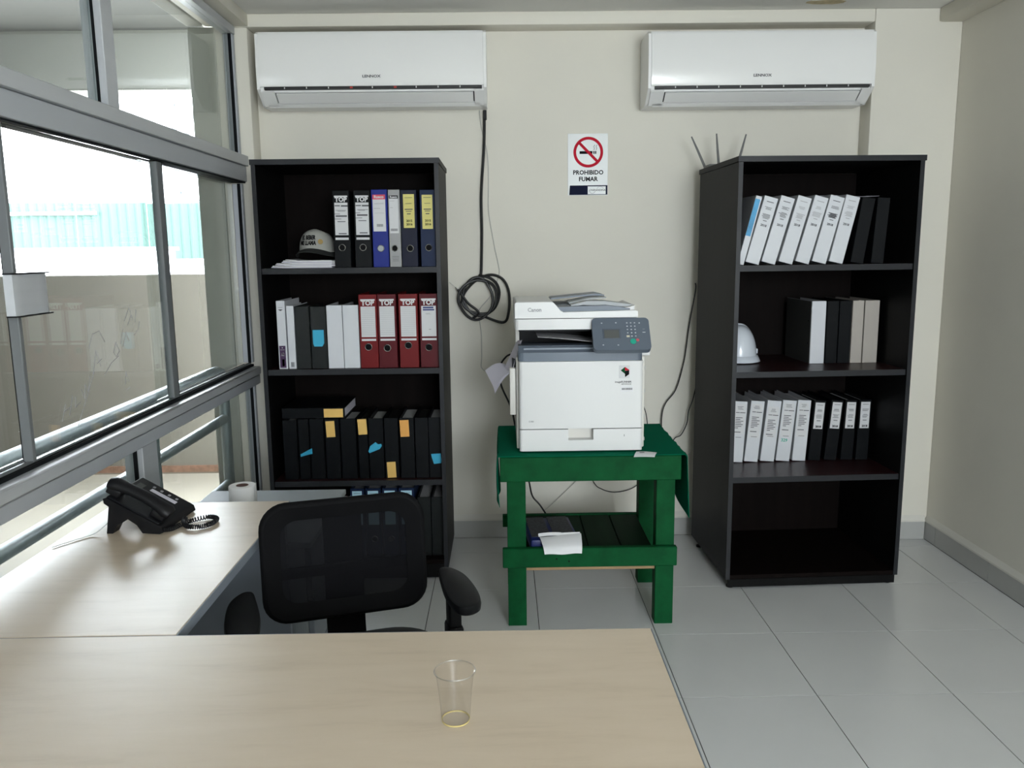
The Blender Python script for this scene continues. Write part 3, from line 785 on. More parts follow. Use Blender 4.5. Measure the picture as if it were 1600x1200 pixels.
G1 = 'lever-arch files on the top shelf of the left bookcase'
def top_lever(white_rows):
    return [('label', 'label_white', 0.10, 0.90, 0.915, 0.935), ('text', 'label_white', 'TOP', 0.5, 0.882, 0.0255, 0.0012),
            ('label', 'label_white', 0.10, 0.90, 0.425, 0.845), ('lines', 'print_grey', white_rows),
            ('label', 'label_white', 0.10, 0.90, 0.363, 0.393), ('ring', 0.48, 0.262, 0.0135, 'print_black')]
hdr = [(0.28, 0.16, 0.805, 0.004), (0.70, 0.2, 0.803, 0.006)]
binder('lever_arch_file', 'black lever-arch file beside the cap, leftmost of the top-shelf row', G1, -0.649, 3.562, 1.4042, 0.070, 0.323, 0.285, 'binder_black', top_lever(hdr+lines_block(1, 0.745, 0.735, 2)+[(0.5, 0.34, 0.672, 0.006)]+[(0.26, 0.16, 0.70, 0.002), (0.3, 0.2, 0.635, 0.002), (0.5, 0.24, 0.60, 0.003), (0.55, 0.24, 0.445, 0.004)]), 0.4)
binder('lever_arch_file', 'black lever-arch file with white spine label beside the bright blue file', G1, -0.560, 3.562, 1.4042, 0.070, 0.323, 0.285, 'binder_black', top_lever(hdr+lines_block(2, 0.752, 0.742, 2)+[(0.5, 0.32, 0.682, 0.006)]+[(0.24, 0.14, 0.71, 0.002), (0.3, 0.2, 0.645, 0.002), (0.5, 0.24, 0.61, 0.003), (0.55, 0.24, 0.452, 0.004)]), 0.4)
binder('lever_arch_file', 'bright blue lever-arch file with pink-headed white label', G1, -0.486, 3.562, 1.4042, 0.067, 0.326, 0.285, 'binder_blue',
       [('label', 'label_white', 0.08, 0.88, 0.465, 0.935), ('band', 'label_pink', 0.08, 0.88, 0.875, 0.935), ('text', 'label_white', 'Rueco', 0.48, 0.905, 0.016, 0.0006), ('lines', 'print_mid', [(0.48, 0.3, 0.82, 0.0016), (0.35, 0.2, 0.76, 0.0016), (0.48, 0.3, 0.70, 0.001)]), ('bars', 'print_grey', 0.30, 0.70, 0.525, 0.56, 12), ('ring', 0.5, 0.245, 0.0135, 'guide_grey')])
binder('lever_arch_file', 'thin silver-grey lever-arch file between the two blue files', G1, -0.433, 3.562, 1.4042, 0.049, 0.325, 0.285, 'binder_silver',
       [('label', 'label_white', 0.08, 0.86, 0.44, 0.925), ('band', 'print_black', 0.08, 0.86, 0.885, 0.925), ('text', 'label_white', 'Rueco', 0.47, 0.905, 0.012, 0.0005), ('lines', 'print_mid', [(0.35, 0.2, 0.855, 0.0014), (0.28, 0.12, 0.77, 0.0014)]), ('bars', 'print_grey', 0.16, 0.78, 0.468, 0.50, 14), ('lines', 'print_grey', [(0.5, 0.3, 0.14, 0.0014), (0.5, 0.3, 0.12, 0.0014), (0.5, 0.25, 0.10, 0.0014), (0.5, 0.28, 0.08, 0.0014)]), ('ring', 0.45, 0.245, 0.0125, 'print_black')])
yl = [('lines', 'print_grey', [(0.5, 0.25, 0.90, 0.0018), (0.5, 0.2, 0.825, 0.0018), (0.5, 0.25, 0.75, 0.004), (0.5, 0.18, 0.725, 0.003), (0.5, 0.12, 0.692, 0.004)]), ('text', 'print_black', '2015', 0.52, 0.60, 0.013, 0.0004), ('text', 'print_black', '2016', 0.52, 0.555, 0.013, 0.0004)]
binder('lever_arch_file', 'dark navy lever-arch file with yellow label beside the silver file', G1, -0.362, 3.562, 1.4042, 0.067, 0.323, 0.285, 'binder_navy', [('label', 'label_yellow', 0.16, 0.86, 0.51, 0.945)]+yl+[('ring', 0.52, 0.243, 0.0135, 'print_black')])
binder('lever_arch_file', 'navy lever-arch file with yellow label against the right side of the top shelf', G1, -0.284, 3.562, 1.4042, 0.064, 0.323, 0.285, 'binder_navy_light', [('label', 'label_yellow', 0.14, 0.84, 0.495, 0.935)]+yl+[('ring', 0.52, 0.25, 0.0135, 'print_black')])

G2 = 'binders on the second shelf of the left bookcase'
Z2 = 0.9674
binder('ring_binder', 'white binder with a purple label, leftmost on the second shelf', G2, -0.945, 3.562, Z2, 0.037, 0.298, 0.26, 'binder_white_plain',
       [('label', 'label_purple', 0.12, 0.84, 0.02, 0.345), ('label', 'label_white', 0.38, 0.66, 0.045, 0.145), ('lines', 'label_white', [(0.48, 0.2, 0.20, 0.001), (0.48, 0.24, 0.285, 0.001), (0.48, 0.05, 0.315, 0.004)]), ('ring', 0.5, 0.225, 0.005, 'label_purple'), ('lines', 'print_grey', [(0.5, 0.26, 0.905, 0.0012), (0.5, 0.24, 0.872, 0.003), (0.5, 0.12, 0.862, 0.004)])])
binder('ring_binder', 'thin white binder with a small barcode on its foot', G2, -0.908, 3.562, Z2, 0.031, 0.276, 0.26, 'binder_white_plain', [('bars', 'print_grey', 0.30, 0.75, 0.035, 0.11, 9)])
binder('ring_binder', 'plain black binder between thin white binder and blue-note binder', G2, -0.842, 3.562, Z2, 0.062, 0.273, 0.26, 'binder_black_grey')
bb = binder('ring_binder', 'black binder with a cyan sticky note on its spine', G2, -0.770, 3.562, Z2, 0.067, 0.272, 0.26, 'binder_black_grey')
MB().prism([(-0.055, 0.098), (-0.020, 0.098), (-0.011, 0.112), (-0.011, 0.170), (-0.059, 0.170), (-0.059, 0.110)], 'y', -0.0012, -0.0004).build('sticky_note', 'label_cyan', bb)
binder('ring_binder', 'plain white binder beside the cyan-note black binder', G2, -0.699, 3.562, Z2, 0.067, 0.276, 0.26, 'binder_white_plain')
binder('ring_binder', 'plain white binder touching the leftmost red file', G2, -0.629, 3.562, Z2, 0.067, 0.276, 0.26, 'binder_white')
G3 = 'red lever-arch files on the second shelf'
lines_ruled = [(0.5, 0.36, 0.815-0.0255*k, 0.0007) for k in range(15)]
def red_items(rz, rows, extra=()):
    return [('label', 'label_white', 0.10, 0.90, 0.915, 0.937), ('text', 'label_white', 'TOP', 0.5, 0.882, 0.0285, 0.0013),
            ('label', 'label_white', 0.10, 0.90, 0.425, 0.838), ('lines', 'print_mid', rows), *extra,
            ('label', 'label_white', 0.10, 0.90, 0.372, 0.400), ('ring', 0.46, rz, 0.0145, 'print_black')]
binder('lever_arch_file', 'bright red lever-arch file, leftmost of the four red files', G3, -0.547, 3.562, Z2, 0.078, 0.321, 0.285, 'binder_red', red_items(0.29, lines_ruled))
binder('lever_arch_file', 'red lever-arch file, second from left of the four red files', G3, -0.464, 3.562, Z2, 0.080, 0.321, 0.285, 'binder_red_deep', red_items(0.272, lines_ruled))
binder('lever_arch_file', 'red lever-arch file, third from left of the four red files', G3, -0.371, 3.562, Z2, 0.082, 0.321, 0.285, 'binder_red', red_items(0.305, lines_ruled))
binder('lever_arch_file', 'red lever-arch file with blue ink marks on its label', G3, -0.2835, 3.562, Z2, 0.079, 0.321, 0.285, 'binder_red_deep', red_items(0.275, [(0.45, 0.12, 0.735, 0.0015), (0.5, 0.15, 0.725, 0.001), (0.55, 0.06, 0.52, 0.003)], [('lines', 'ink_blue', [(0.48, 0.29, 0.815, 0.007), (0.5, 0.31, 0.785, 0.006)])]))

G4 = 'black binders on the third shelf of the left bookcase'
Z3 = 0.4644
tab = [(-0.926, 0.061), (-0.872, 0.046), (-0.806, 0.061), (-0.736, 0.063), (-0.663, 0.067), (-0.611, 0.042), (-0.541, 0.065), (-0.475, 0.061), (-0.404, 0.063), (-0.341, 0.058), (-0.2825, 0.0565)]
nm = ['plain black binder, leftmost on the third shelf', 'thin black binder with a curling blue flag on the third shelf', 'plain black binder between the blue-flag and orange-label binders under the lying one',
      'black binder with an orange label under the lying binder', 'plain black binder fifth from left on the third shelf', 'narrow black binder with an orange label near its top edge',
      'black binder with a torn blue note at mid height', 'black binder with an orange label near its foot', 'black binder with a deep orange label near its top', 'plain black binder second from right on the third shelf', 'black binder with a folded blue note, rightmost on the third shelf']
wr = [(0.45, 0.3, 0.5, 0.0009)]
def ol(m, x0, x1, z0, z1, tilt):
    rr = random.Random(int(z0*1000))
    return [('sheet', m, x0, x1, z0, z1, tilt)]
it3 = {3: ol('label_orange', 0.08, 0.70, 0.70, 0.965, -2), 5: ol('label_orange', 0.02, 0.96, 0.735, 0.99, -3), 7: ol('label_orange', 0.12, 0.76, 0.012, 0.275, -2), 8: ol('label_orange_deep', 0.03, 0.66, 0.69, 0.965, -2)}
for k, ((x, w), l) in enumerate(zip(tab, nm)):
    b = binder('ring_binder', l, G4, x, 3.572, Z3, w, 0.276 if k != 0 else 0.272, 0.275, 'binder_black', it3.get(k, ()), pages='binder_charcoal' if k % 2 else 'pages')
    if k == 1:
        MB().grid(lambda u, v: (-0.040+0.055*u, -0.0015-0.012*u*u-0.002*v, 0.105+0.016*u+v*(0.012+0.014*u)), 6, 2, 0.0006).build('sticky_flag', 'label_cyan', b)
    if k == 6:
        MB().prism([(-0.069, 0.125), (-0.064, 0.118), (-0.018, 0.136), (-0.008, 0.150), (-0.010, 0.160), (-0.024, 0.158), (-0.036, 0.168), (-0.060, 0.150)], 'y', -0.0026, -0.0012).build('sticky_note', 'label_cyan', b)
    if k == 10:
        MB().prism([(-0.036, 0.064), (-0.004, 0.068), (-0.001, 0.082), (-0.005, 0.112), (-0.048, 0.110), (-0.045, 0.094)], 'y', -0.0026, -0.0012).build('sticky_note', 'label_cyan', b)
# binder lying across the tops
lb = empty('ring_binder', (-0.986, 3.575, 0.7435)); tag(lb, 'black binder lying flat on top of the upright binders', 'binder', G4)
c = MB(); L_, TH, DP = 0.278, 0.046, 0.29
c.box(0, L_, 0, 0.003, 0, TH, 0.001, 1); c.box(0, L_, 0.003, DP, 0, 0.003); c.box(0, L_, 0.003, DP, TH-0.003, TH)
c.build('cover', 'binder_black', lb)
box('pages', 'paper_lilac', lb, 0.008, L_-0.003, 0.012, DP-0.01, 0.004, TH-0.005)
MB().box(0.185, 0.270, -0.0008, -0.0001, 0.003, TH-0.004).build('sticky_label', 'label_orange', lb)

G5 = 'files on the bottom shelf of the left bookcase'
Z4 = 0.0922
for k, (x, w, l) in enumerate([(-0.640, 0.062, 'leftmost navy file with pale blue label seen above the chair back'), (-0.565, 0.068, 'second navy file with pale blue label above the chair back'), (-0.490, 0.068, 'third navy file with pale blue label above the chair back'), (-0.413, 0.070, 'navy file with a long pale blue label beside the two dark bottom binders')]):
    binder('lever_arch_file', l, G5, x, 3.585, Z4, w, 0.322, 0.285, 'binder_navy_light', [('label', 'label_pale_blue', 0.14, 0.84, 0.47, 0.965), ('lines', 'print_grey', [(0.5, 0.25, 0.93, 0.0014), (0.5, 0.28, 0.86, 0.0014), (0.5, 0.2, 0.80, 0.0014), (0.5, 0.26, 0.72, 0.002)]), ('ring', 0.5, 0.26, 0.0135, 'print_black')])
binder('ring_binder', 'dark grey binder standing beside the navy files on the bottom shelf', G5, -0.340, 3.585, Z4, 0.060, 0.278, 0.26, 'binder_black_grey')
binder('ring_binder', 'dark grey binder, rightmost on the bottom shelf', G5, -0.2825, 3.585, Z4, 0.0545, 0.278, 0.26, 'binder_black_grey')

# right bookcase, top shelf: leaning white binders
G6 = 'leaning binders on the top shelf of the right bookcase'
ZR1 = 1.3972
t6 = [(0.9985, 3.410, 0.0275, 13.0), (1.059, 3.410, 0.0575, 15.1), (1.127, 3.412, 0.0585, 15.4), (1.199, 3.415, 0.058, 15.1), (1.269, 3.417, 0.058, 15.0), (1.341, 3.420, 0.060, 14.1), (1.412, 3.422, 0.059, 12.6), (1.499, 3.425, 0.054, 8.1), (1.585, 3.428, 0.052, 3.0)]
n6 = ['white binder with a sky-blue spine panel, leftmost of the leaning row', 'leaning white binder next to the sky-blue panel binder', 'leaning white binder, third from left on the right top shelf', 'leaning white binder, fourth from left on the right top shelf',
      'leaning white binder, fifth from left on the right top shelf', 'leaning white binder with bold lines of print', 'last white binder beside the leaning black one', 'black binder leaning beside the last white binder', 'black binder standing nearly upright at the end of the top row']
for k, ((x, y, w, l_), n_) in enumerate(zip(t6, n6)):
    if k == 0:
        it = [('label', 'label_skyblue', 0.0, 0.72, 0.42, 0.955)]
        w_, it = 0.0275, [('label', 'label_skyblue', 0.0, 0.80, 0.42, 0.955)]
        binder('ring_binder', n_, G6, 0.9965, y, ZR1, 0.026, 0.285, 0.27, 'binder_white', it, 14.0, RZ)
    elif k < 7:
        zz = 0.02*(k % 2)
        it = [('lines', 'print_grey' if k in (1, 2, 5) else 'print_mid', [(0.5, 0.26, 0.925, 0.0026)]+lines_block(k, 0.845, 0.815, 3, 0.5, 0.28)+lines_block(k+20, 0.76-zz, 0.70-zz, 5 if k != 5 else 6, 0.5, 0.33, 0.0018 if k != 5 else 0.0028)+[(0.5, 0.14, 0.665-zz, 0.0024)]), ('text', 'print_grey', '2018', 0.5, 0.575, 0.013, 0.0003)]
        binder('ring_binder', n_, G6, x, y, ZR1, w, 0.277, 0.27, 'binder_white', it, l_, RZ)
    else:
        binder('ring_binder', n_, G6, x, y, ZR1, w, 0.268, 0.27, 'binder_black', (), l_, RZ)
ps = MB().grid(lambda u, v: (1.29+0.30*u, 3.50+0.12*v+0.01*u, 1.676+0.006*math.sin(u*5)+0.018*max(0, u-0.55)*(1+v)), 20, 4, 0.0008).build('loose_paper', 'paper_lilac')
tag(ps, 'loose sheet lying on top of the leaning binders', 'paper')

G7 = 'binders on the middle shelf of the right bookcase'
ZR2 = 0.9552
for (x, y, w, m, n_) in [(1.426, 3.603, 0.064, 'binder_white_plain', 'white-spined binder with dark cover, standing leftmost on the right middle shelf'), (1.483, 3.605, 0.052, 'binder_black', 'black binder touching the white-spined binder'), (1.541, 3.607, 0.054, 'binder_black', 'black binder touching the beige binders'), (1.596, 3.609, 0.050, 'binder_beige', 'narrower beige binder beside the black binder'), (1.666, 3.611, 0.065, 'binder_beige', 'wider beige binder, rightmost on the right middle shelf')]:
    b = binder('ring_binder', n_, G7, x, y, ZR2, w, 0.278, 0.29, m, (), 0.0, RZ)
    if m == 'binder_white_plain':
        bo = box('side_board', 'side_grey', b, -w-0.0015, -w-0.0002, 0.006, 0.29, 0.002, 0.277)
        for z in (0.09, 0.19): MB().lathe([(0, 0), (0.004, 0)], (0, 0, 0), 12, Matrix.Translation((-w-0.0017, 0.03, z)) @ Matrix.Rotation(R(90), 4, 'Y')).build('rivet', 'print_black', bo)

G8 = 'binders on the third shelf of the right bookcase'
ZR3 = 0.5002
sc = 0.9865
t8 = [(1.100, 0.060, 3.0), (1.170, 0.062, 4.9), (1.247, 0.064, 5.3), (1.320, 0.063, 4.8), (1.395, 0.061, 3.3), (1.465, 0.056, 3.4), (1.541, 0.057, 4.5), (1.618, 0.055, 2.0), (1.690, 0.056, 0.9)]
n8 = ['white binder half hidden by the bookcase side on the third shelf', 'white printed binder, second from left on the right third shelf', 'white printed binder with its label set lower than its neighbours', 'white binder with green handwriting under its label', 'white printed binder beside the first black labelled binder', 'black binder with white label beside the last white binder', 'black binder with a tilted white label', 'black binder with white label, second from right on the third shelf', 'black binder with white label, rightmost on the right third shelf']
for k, ((x, w, l_), n_) in enumerate(zip(t8, n8)):
    x = x*sc; y = 3.622+(x-1.0)*0.035
    if k < 5:
        o_ = (0.0, 0.0, -0.055, 0.015, 0.015)[k]
        it = [('label', 'label_white', 0.10, 0.86, 0.40+(0.06 if k == 0 else 0.0), 0.955+min(0, o_)), ('lines', 'print_grey', lines_block(k+40, 0.915+o_, 0.875+o_, 3, 0.48, 0.24)+[(0.30, 0.14, 0.82+o_, 0.0028), (0.68, 0.2, 0.818+o_, 0.0032)]+[(0.16+0.02+q2, q2, 0.735+o_-0.028*j, 0.003) for j, q2 in enumerate((0.26, 0.18, 0.3, 0.22, 0.29, 0.24, 0.12))]+[(0.40, 0.24, 0.50+o_, 0.0034), (0.5, 0.22, 0.415, 0.0018)])]
        if k == 3: it.append(('text', 'ink_green', '329', 0.42, 0.345, 0.020, 0.0004))
        binder('ring_binder', n_, G8, x, y, ZR3, w, 0.283, 0.27, 'binder_white', it, l_, RZ)
    else:
        it = [('label', 'label_white', 0.14, 0.90, 0.53, 0.965), ('lines', 'print_grey', [(0.52, 0.24, 0.925, 0.0018)]+lines_block(k+60, 0.85, 0.82, 3, 0.52, 0.26)+lines_block(k+70, 0.76, 0.71, 4, 0.52, 0.27)+[(0.52, 0.16, 0.665, 0.003)]), ('text', 'print_black', '2018', 0.54, 0.567, 0.013, 0.0005)]
        binder('ring_binder', n_, G8, x, y, ZR3, w, 0.280, 0.27, 'binder_black', it, l_, RZ)

# hard hat
hh = empty('hard_hat', (1.070, 3.722, 0.9552)); tag(hh, 'white safety helmet on the middle shelf of the right bookcase', 'helmet')
def dome(u, v):
    a = 2*math.pi*u; t = v*math.pi/2
    r = math.cos(t)**0.8 if t < math.pi/2-1e-6 else 0.0
    rid = 1+0.035*math.exp(-((math.sin(a))/0.16)**2)*math.sin(t)
    return (0.086*r*math.cos(a), 0.100*r*math.sin(a), (0.028+0.140*math.sin(t))*rid)
MB().grid(dome, 48, 14).build('shell', 'helmet', hh, True)
def brim(u, v):
    a = 2*math.pi*u; f = 1.0+0.17*v
    return (0.086*f*math.cos(a), 0.100*f*math.sin(a), 0.030-0.026*v**1.5)
MB().grid(brim, 48, 5, 0.0025).build('brim', 'helmet', hh, True)
MB().box(0.083, 0.094, -0.012, 0.012, 0.034, 0.058, 0.004, 2).build('slot_clip', 'helmet', hh, True)

# papers and trucker cap on the left top shelf
pp = empty('paper_stack', (-0.83, 3.66, 1.4042)); tag(pp, 'untidy stack of white papers under the cap', 'papers')
rr = random.Random(4)
for k in range(9):
    x0, x1 = -0.165+0.02*rr.random()+0.006*k, 0.095+0.03*rr.random(); z = 0.0036+0.0036*k; dy = 0.01*rr.random()
    MB().grid(lambda u, v: (x0+(x1-x0)*u, -0.105+dy+0.21*v, z+0.016*max(0, 0.28-u)**1.4*(1+0.5*(k % 3))), 12, 2, 0.0030).build('sheets', 'paper' if k % 3 else 'paper_lilac', pp)
cpE = empty('trucker_cap', (-0.812, 3.66, 1.4490), R(-8)); tag(cpE, 'grey-fronted cap with dark brim resting on the papers', 'cap')
def crown(u, v):
    a = 2*math.pi*u; t = v*math.pi/2
    r = math.cos(t)**0.55 if v < 0.999 else 0
    front = max(0, -math.sin(a))
    return (0.076*r*math.cos(a), 0.088*r*math.sin(a), 0.022+(0.088+0.012*front)*math.sin(t)**0.9)
cr = MB().grid(crown, 48, 14).build('crown', 'cap_cloth', cpE, True)
def visor(u, v):
    a = math.pi*(1.04+0.92*u); f = 1.0+0.62*v*math.sin(math.pi*u)**0.6
    x, y = 0.079*math.cos(a)*(1+0.08*v), 0.090*math.sin(a)*f
    return (x, y, 0.036-0.020*(abs(x)/0.08)**2-0.014*v)
MB().grid(visor, 24, 6, 0.003).build('visor', 'cap_brim', cpE, True)
def on_crown(s, size, x, z, m, bold):
    # lettering wrapped on the crown front
    t = text('lettering', s, size, m, cr, (0, 0, 0), bold=bold, sx=1.0, depth=0.0004)
    for v in t.data.vertices:
        X, Zq = v.co.x*0.66+x, v.co.y*1.05+z
        tt = math.asin(max(0.02, min(0.98, ((Zq-0.022)/0.10)))**(1/0.9)) if Zq > 0.03 else 0.1
        r = math.cos(tt)**0.55
        yy = -0.088*r*math.sqrt(max(0.0, 1-min(0.95, (X/(0.076*r))**2)))-0.0022-v.co.z
        v.co = (X, yy, Zq)
    t.rotation_euler = (0, 0, 0)
on_crown('EL BEBER', 0.0235, -0.010, 0.084, 'print_black', 0.0012)
on_crown('ME LLAMA', 0.0235, -0.012, 0.061, 'print_black', 0.0012)
MB().lathe([(0, 0), (0.011, 0), (0.011, 0.003), (0, 0.004)], (0, 0, 0), 14, Matrix.Translation((0.042, -0.0745, 0.066)) @ Matrix.Rotation(R(28), 4, 'Z') @ Matrix.Rotation(R(78), 4, 'X')).build('emblem', 'gold', cr, True)

# router on top of the right bookcase (only its aerials rise above the top edge)
ro = empty('wifi_router', (1.04, 3.885, 1.8312), RZ); tag(ro, 'router with three thin aerials on top of the right bookcase', 'router')
MB().box(-0.095, 0.10, -0.05, 0.045, 0.0, 0.016, 0.005, 2).build('body', 'antenna', ro, True)
for (xa, xb, zb) in ((-0.090, -0.158, 0.147), (-0.024, -0.041, 0.160), (0.060, 0.098, 0.156)):
    MB().tube([(xa, 0.035, 0.010), (xa+(xb-xa)*0.5, 0.033, 0.08), (xb, 0.030, zb)], [0.0062, 0.0056, 0.0034], 8).build('aerial', 'antenna', ro, True)

# ------------------------------------------------------------------ air conditioners
def aircon(x0, x1, zt, label, open_gap):
    W = x1-x0
    a = empty('air_conditioner', (x0, YB, zt-0.31)); tag(a, label, 'air conditioner', 'wall-mounted air conditioners')
    # casing profile (y from the wall, z)
    MB().prism([(-0.001, 0.0), (-0.125, -0.004), (-0.150, 0.004), (-0.212, 0.050), (-0.212, 0.072), (-0.205, 0.29), (-0.19, 0.305), (-0.001, 0.305)], 'x', 0, W).build('casing', 'ac_white', a, True)
    for q in (0, 1):
        xa, xb = (0.0, 0.012) if q == 0 else (W-0.012, W)
        MB().prism([(-0.02, 0.004), (-0.135, -0.005), (-0.228, 0.060), (-0.232, 0.16), (-0.222, 0.296), (-0.20, 0.309), (-0.02, 0.309)], 'x', xa-(0.001 if q == 0 else 0), xb+(0.001 if q else 0)).build('end_cap', 'ac_white', a, True)
    MB().prism([(-0.2125, 0.0715), (-0.2315, 0.0705), (-0.2355, 0.085), (-0.2365, 0.16), (-0.228, 0.292), (-0.2165, 0.306), (-0.2055, 0.306)], 'x', 0.0125, W-0.0125).build('front_panel', 'ac_panel', a, True)
    # outlet: dark mouth, vanes, flap, lower lip
    MB().prism([(-0.2118, 0.0575), (-0.2285, 0.0595), (-0.2285, 0.0698), (-0.2118, 0.0705)], 'x', 0.03, W-0.02).build('air_slot', 'dark_slot', a)
    for k in range(9):
        x = 0.12+(W-0.24)*k/8
        MB().box(x, x+0.012 if k in (3, 5) and open_gap else x+0.004, -0.2302, -0.2286, 0.0605, 0.0690).build('vane', 'red_plastic' if k in (3, 5) and open_gap else 'ac_grey', a)
    ny, nz = -0.046, 0.062
    def lip(t, h):   # point along the sloping under-face
        return (-0.150-0.062*t-0.046/0.077*h*0-h*0.597, 0.004+0.046*t-h*0.802)
    def slab(name, m, t0, t1, h0, h1, xa, xb, parent=a):
        return MB().prism([lip(t0, h0), lip(t1, h0), lip(t1, h1), lip(t0, h1)], 'x', xa, xb).build(name, m, parent)
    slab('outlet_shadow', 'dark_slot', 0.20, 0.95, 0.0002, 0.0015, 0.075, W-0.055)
    slab('outlet_cheek', 'ac_white', 0.0, 1.12, 0.0005, 0.010, 0.0125, 0.074)
    slab('outlet_cheek', 'ac_white', 0.0, 1.12, 0.0005, 0.010, W-0.054, W-0.0125)
    slab('flap', 'ac_white', 0.24, 0.98, 0.005, 0.0095, 0.080, W-0.060)
    slab('lip', 'ac_white', -0.10, 0.17, 0.0005, 0.010, 0.03, W-0.03)
    text('brand_print', 'LENNOX', 0.016, 'print_grey', a, (W*0.5, -0.2372, 0.110), (R(93), 0, 0), bold=0.0004, sx=1.25, depth=0.0004)
    return a
aircon(-1.088, -0.062, 2.444, 'white air conditioner above the left bookcase with red-tinted slot', True)
aircon(0.668, 1.690, 2.432, 'white glossy air conditioner above the right bookcase', False)

# ------------------------------------------------------------------ no-smoking sign
sg = empty('no_smoking_sign', (0.419, YB-0.0005, 1.874)); tag(sg, 'white no-smoking sign with red circle on the back wall', 'sign')
MB().box(-0.0965, 0.0965, -0.003, 0, -0.145, 0.145, 0.0005, 1).build('board', 'sign_white', sg)
cx, cz, ro_, ri_ = 0.002, 0.058, 0.0720, 0.0585
ring = MB()
n = 48
for k in range(n):
    a0, a1 = 2*math.pi*k/n, 2*math.pi*(k+1)/n
    ring.prism([(cx+ri_*math.cos(a0), cz+ri_*math.sin(a0)), (cx+ro_*math.cos(a0), cz+ro_*math.sin(a0)), (cx+ro_*math.cos(a1), cz+ro_*math.sin(a1)), (cx+ri_*math.cos(a1), cz+ri_*math.sin(a1))], 'y', -0.0040, -0.0031)
ring.box(-0.062, 0.062, -0.0042, -0.0036, -0.0065, 0.0065, 0, 1, Matrix.Translation((cx, 0, cz)) @ Matrix.Rotation(R(45), 4, 'Y'))
ring.build('prohibition_ring', 'sign_red', sg)
MB().box(-0.040, 0.022, -0.0035, -0.0031, 0.050, 0.063).build('cigarette', 'print_black', sg)
MB().box(0.026, 0.032, -0.0035, -0.0031, 0.050, 0.063).box(0.034, 0.041, -0.0035, -0.0031, 0.050, 0.063).build('cigarette_tip', 'print_grey', sg)
sm = MB()
for dx in (0.0, 0.011):
    for p_, q_ in (((0.029, 0.068), (0.032, 0.076)), ((0.032, 0.077), (0.028, 0.084)), ((0.029, 0.085), (0.034, 0.092))):
        a_, b_ = Vector((p_[0]+dx, 0, p_[1])), Vector((q_[0]+dx, 0, q_[1]))
        sm.tube([(a_.x, -0.0033, a_.z), (b_.x, -0.0033, b_.z)], 0.0011, 5)
sm.build('smoke', 'print_black', sg)
text('lettering', 'PROHIBIDO', 0.0285, 'print_black', sg, (0.002, -0.0033, -0.038), bold=0.0008, sx=0.98)
text('lettering', 'FUMAR', 0.0285, 'print_black', sg, (0.002, -0.0033, -0.069), bold=0.0008, sx=1.0)
MB().prism([(-0.090, -0.143), (0.0955, -0.1425), (0.0955, -0.098), (-0.087, -0.098)], 'y', -0.0038, -0.0031).build('name_strip', 'sign_navy', sg)
lg = MB().box(0.0, 0.087, -0.0044, -0.0039, -0.140, -0.103).build('name_plate', 'sign_white', sg)
text('print', 'CNSP', 0.012, 'print_grey', lg, (0.022, -0.0046, -0.121), bold=0.0002)
text('print', 'ANDINA', 0.0125, 'print_grey', lg, (0.062, -0.0046, -0.121), bold=0.0002)
MB().tube([(0.022+0.015*math.cos(a), -0.0046, -0.122+0.014*math.sin(a)) for a in [R(180+180*k/12) for k in range(13)]], 0.0007, 5).build('logo_arc', 'print_grey', lg)
MB().tube([(0.060+0.016*math.cos(a), -0.0046, -0.117+0.012*math.sin(a)) for a in [R(10+160*k/12) for k in range(13)]], 0.0007, 5).build('logo_arc', 'print_mid', lg)

# ------------------------------------------------------------------ green table
TB = 0.697
tb = empty('work_table', (0.33, 3.05, 0)); tag(tb, 'rough green-painted wooden table under the copier', 'table')
def tp(name, m, x0, x1, y0, y1, z0, z1, bev=0.002):
    return MB().box(x0-0.33, x1-0.33, y0-3.05, y1-3.05, z0, z1, bev, 1).build(name, m, tb)
for x0, x1 in ((0.006, 0.078), (0.584, 0.656)):
    for y0, y1 in ((3.050, 3.110), (3.455, 3.520)):
        tp('leg', 'green_paint', x0, x1, y0, y1, 0.0, TB-0.029)
ap = tp('apron', 'green_paint', -0.020, 0.672, 3.022, 3.0495, 0.597, 0.694, 0.003)
tp('apron', 'green_paint', -0.020, 0.672, 3.5205, 3.545, 0.597, 0.694)
tp('apron', 'green_paint', -0.020, 0.0055, 3.050, 3.520, 0.60, 0.667)
tp('apron', 'green_paint', 0.6565, 0.672, 3.050, 3.520, 0.60, 0.667)
for k in range(4):
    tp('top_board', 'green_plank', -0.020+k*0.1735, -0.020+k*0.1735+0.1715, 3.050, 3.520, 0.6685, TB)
sr = tp('shelf_rail', 'green_paint', -0.014, 0.663, 3.022, 3.0495, 0.252, 0.329, 0.003)
tp('shelf_rail', 'green_paint', -0.014, 0.663, 3.5205, 3.545, 0.245, 0.300)
tp('shelf_bearer', 'raw_wood', 0.0785, 0.5835, 3.060, 3.085, 0.226, 0.272)
for k, (a, b) in enumerate(((0.080, 0.200), (0.204, 0.327), (0.331, 0.458), (0.462, 0.582))):
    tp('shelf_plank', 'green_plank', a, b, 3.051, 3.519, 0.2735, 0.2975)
for (x, z) in ((0.189, 0.312), (0.240, 0.310), (0.195, 0.287), (0.243, 0.277)):
    MB().lathe([(0, 0), (0.0035, 0), (0.0035, 0.0006), (0, 0.0006)], (0, 0, 0), 10, Matrix.Translation((x-0.33, 3.022-3.05, z)) @ Matrix.Rotation(R(90), 4, 'X')).build('nail_hole', 'print_black', sr)
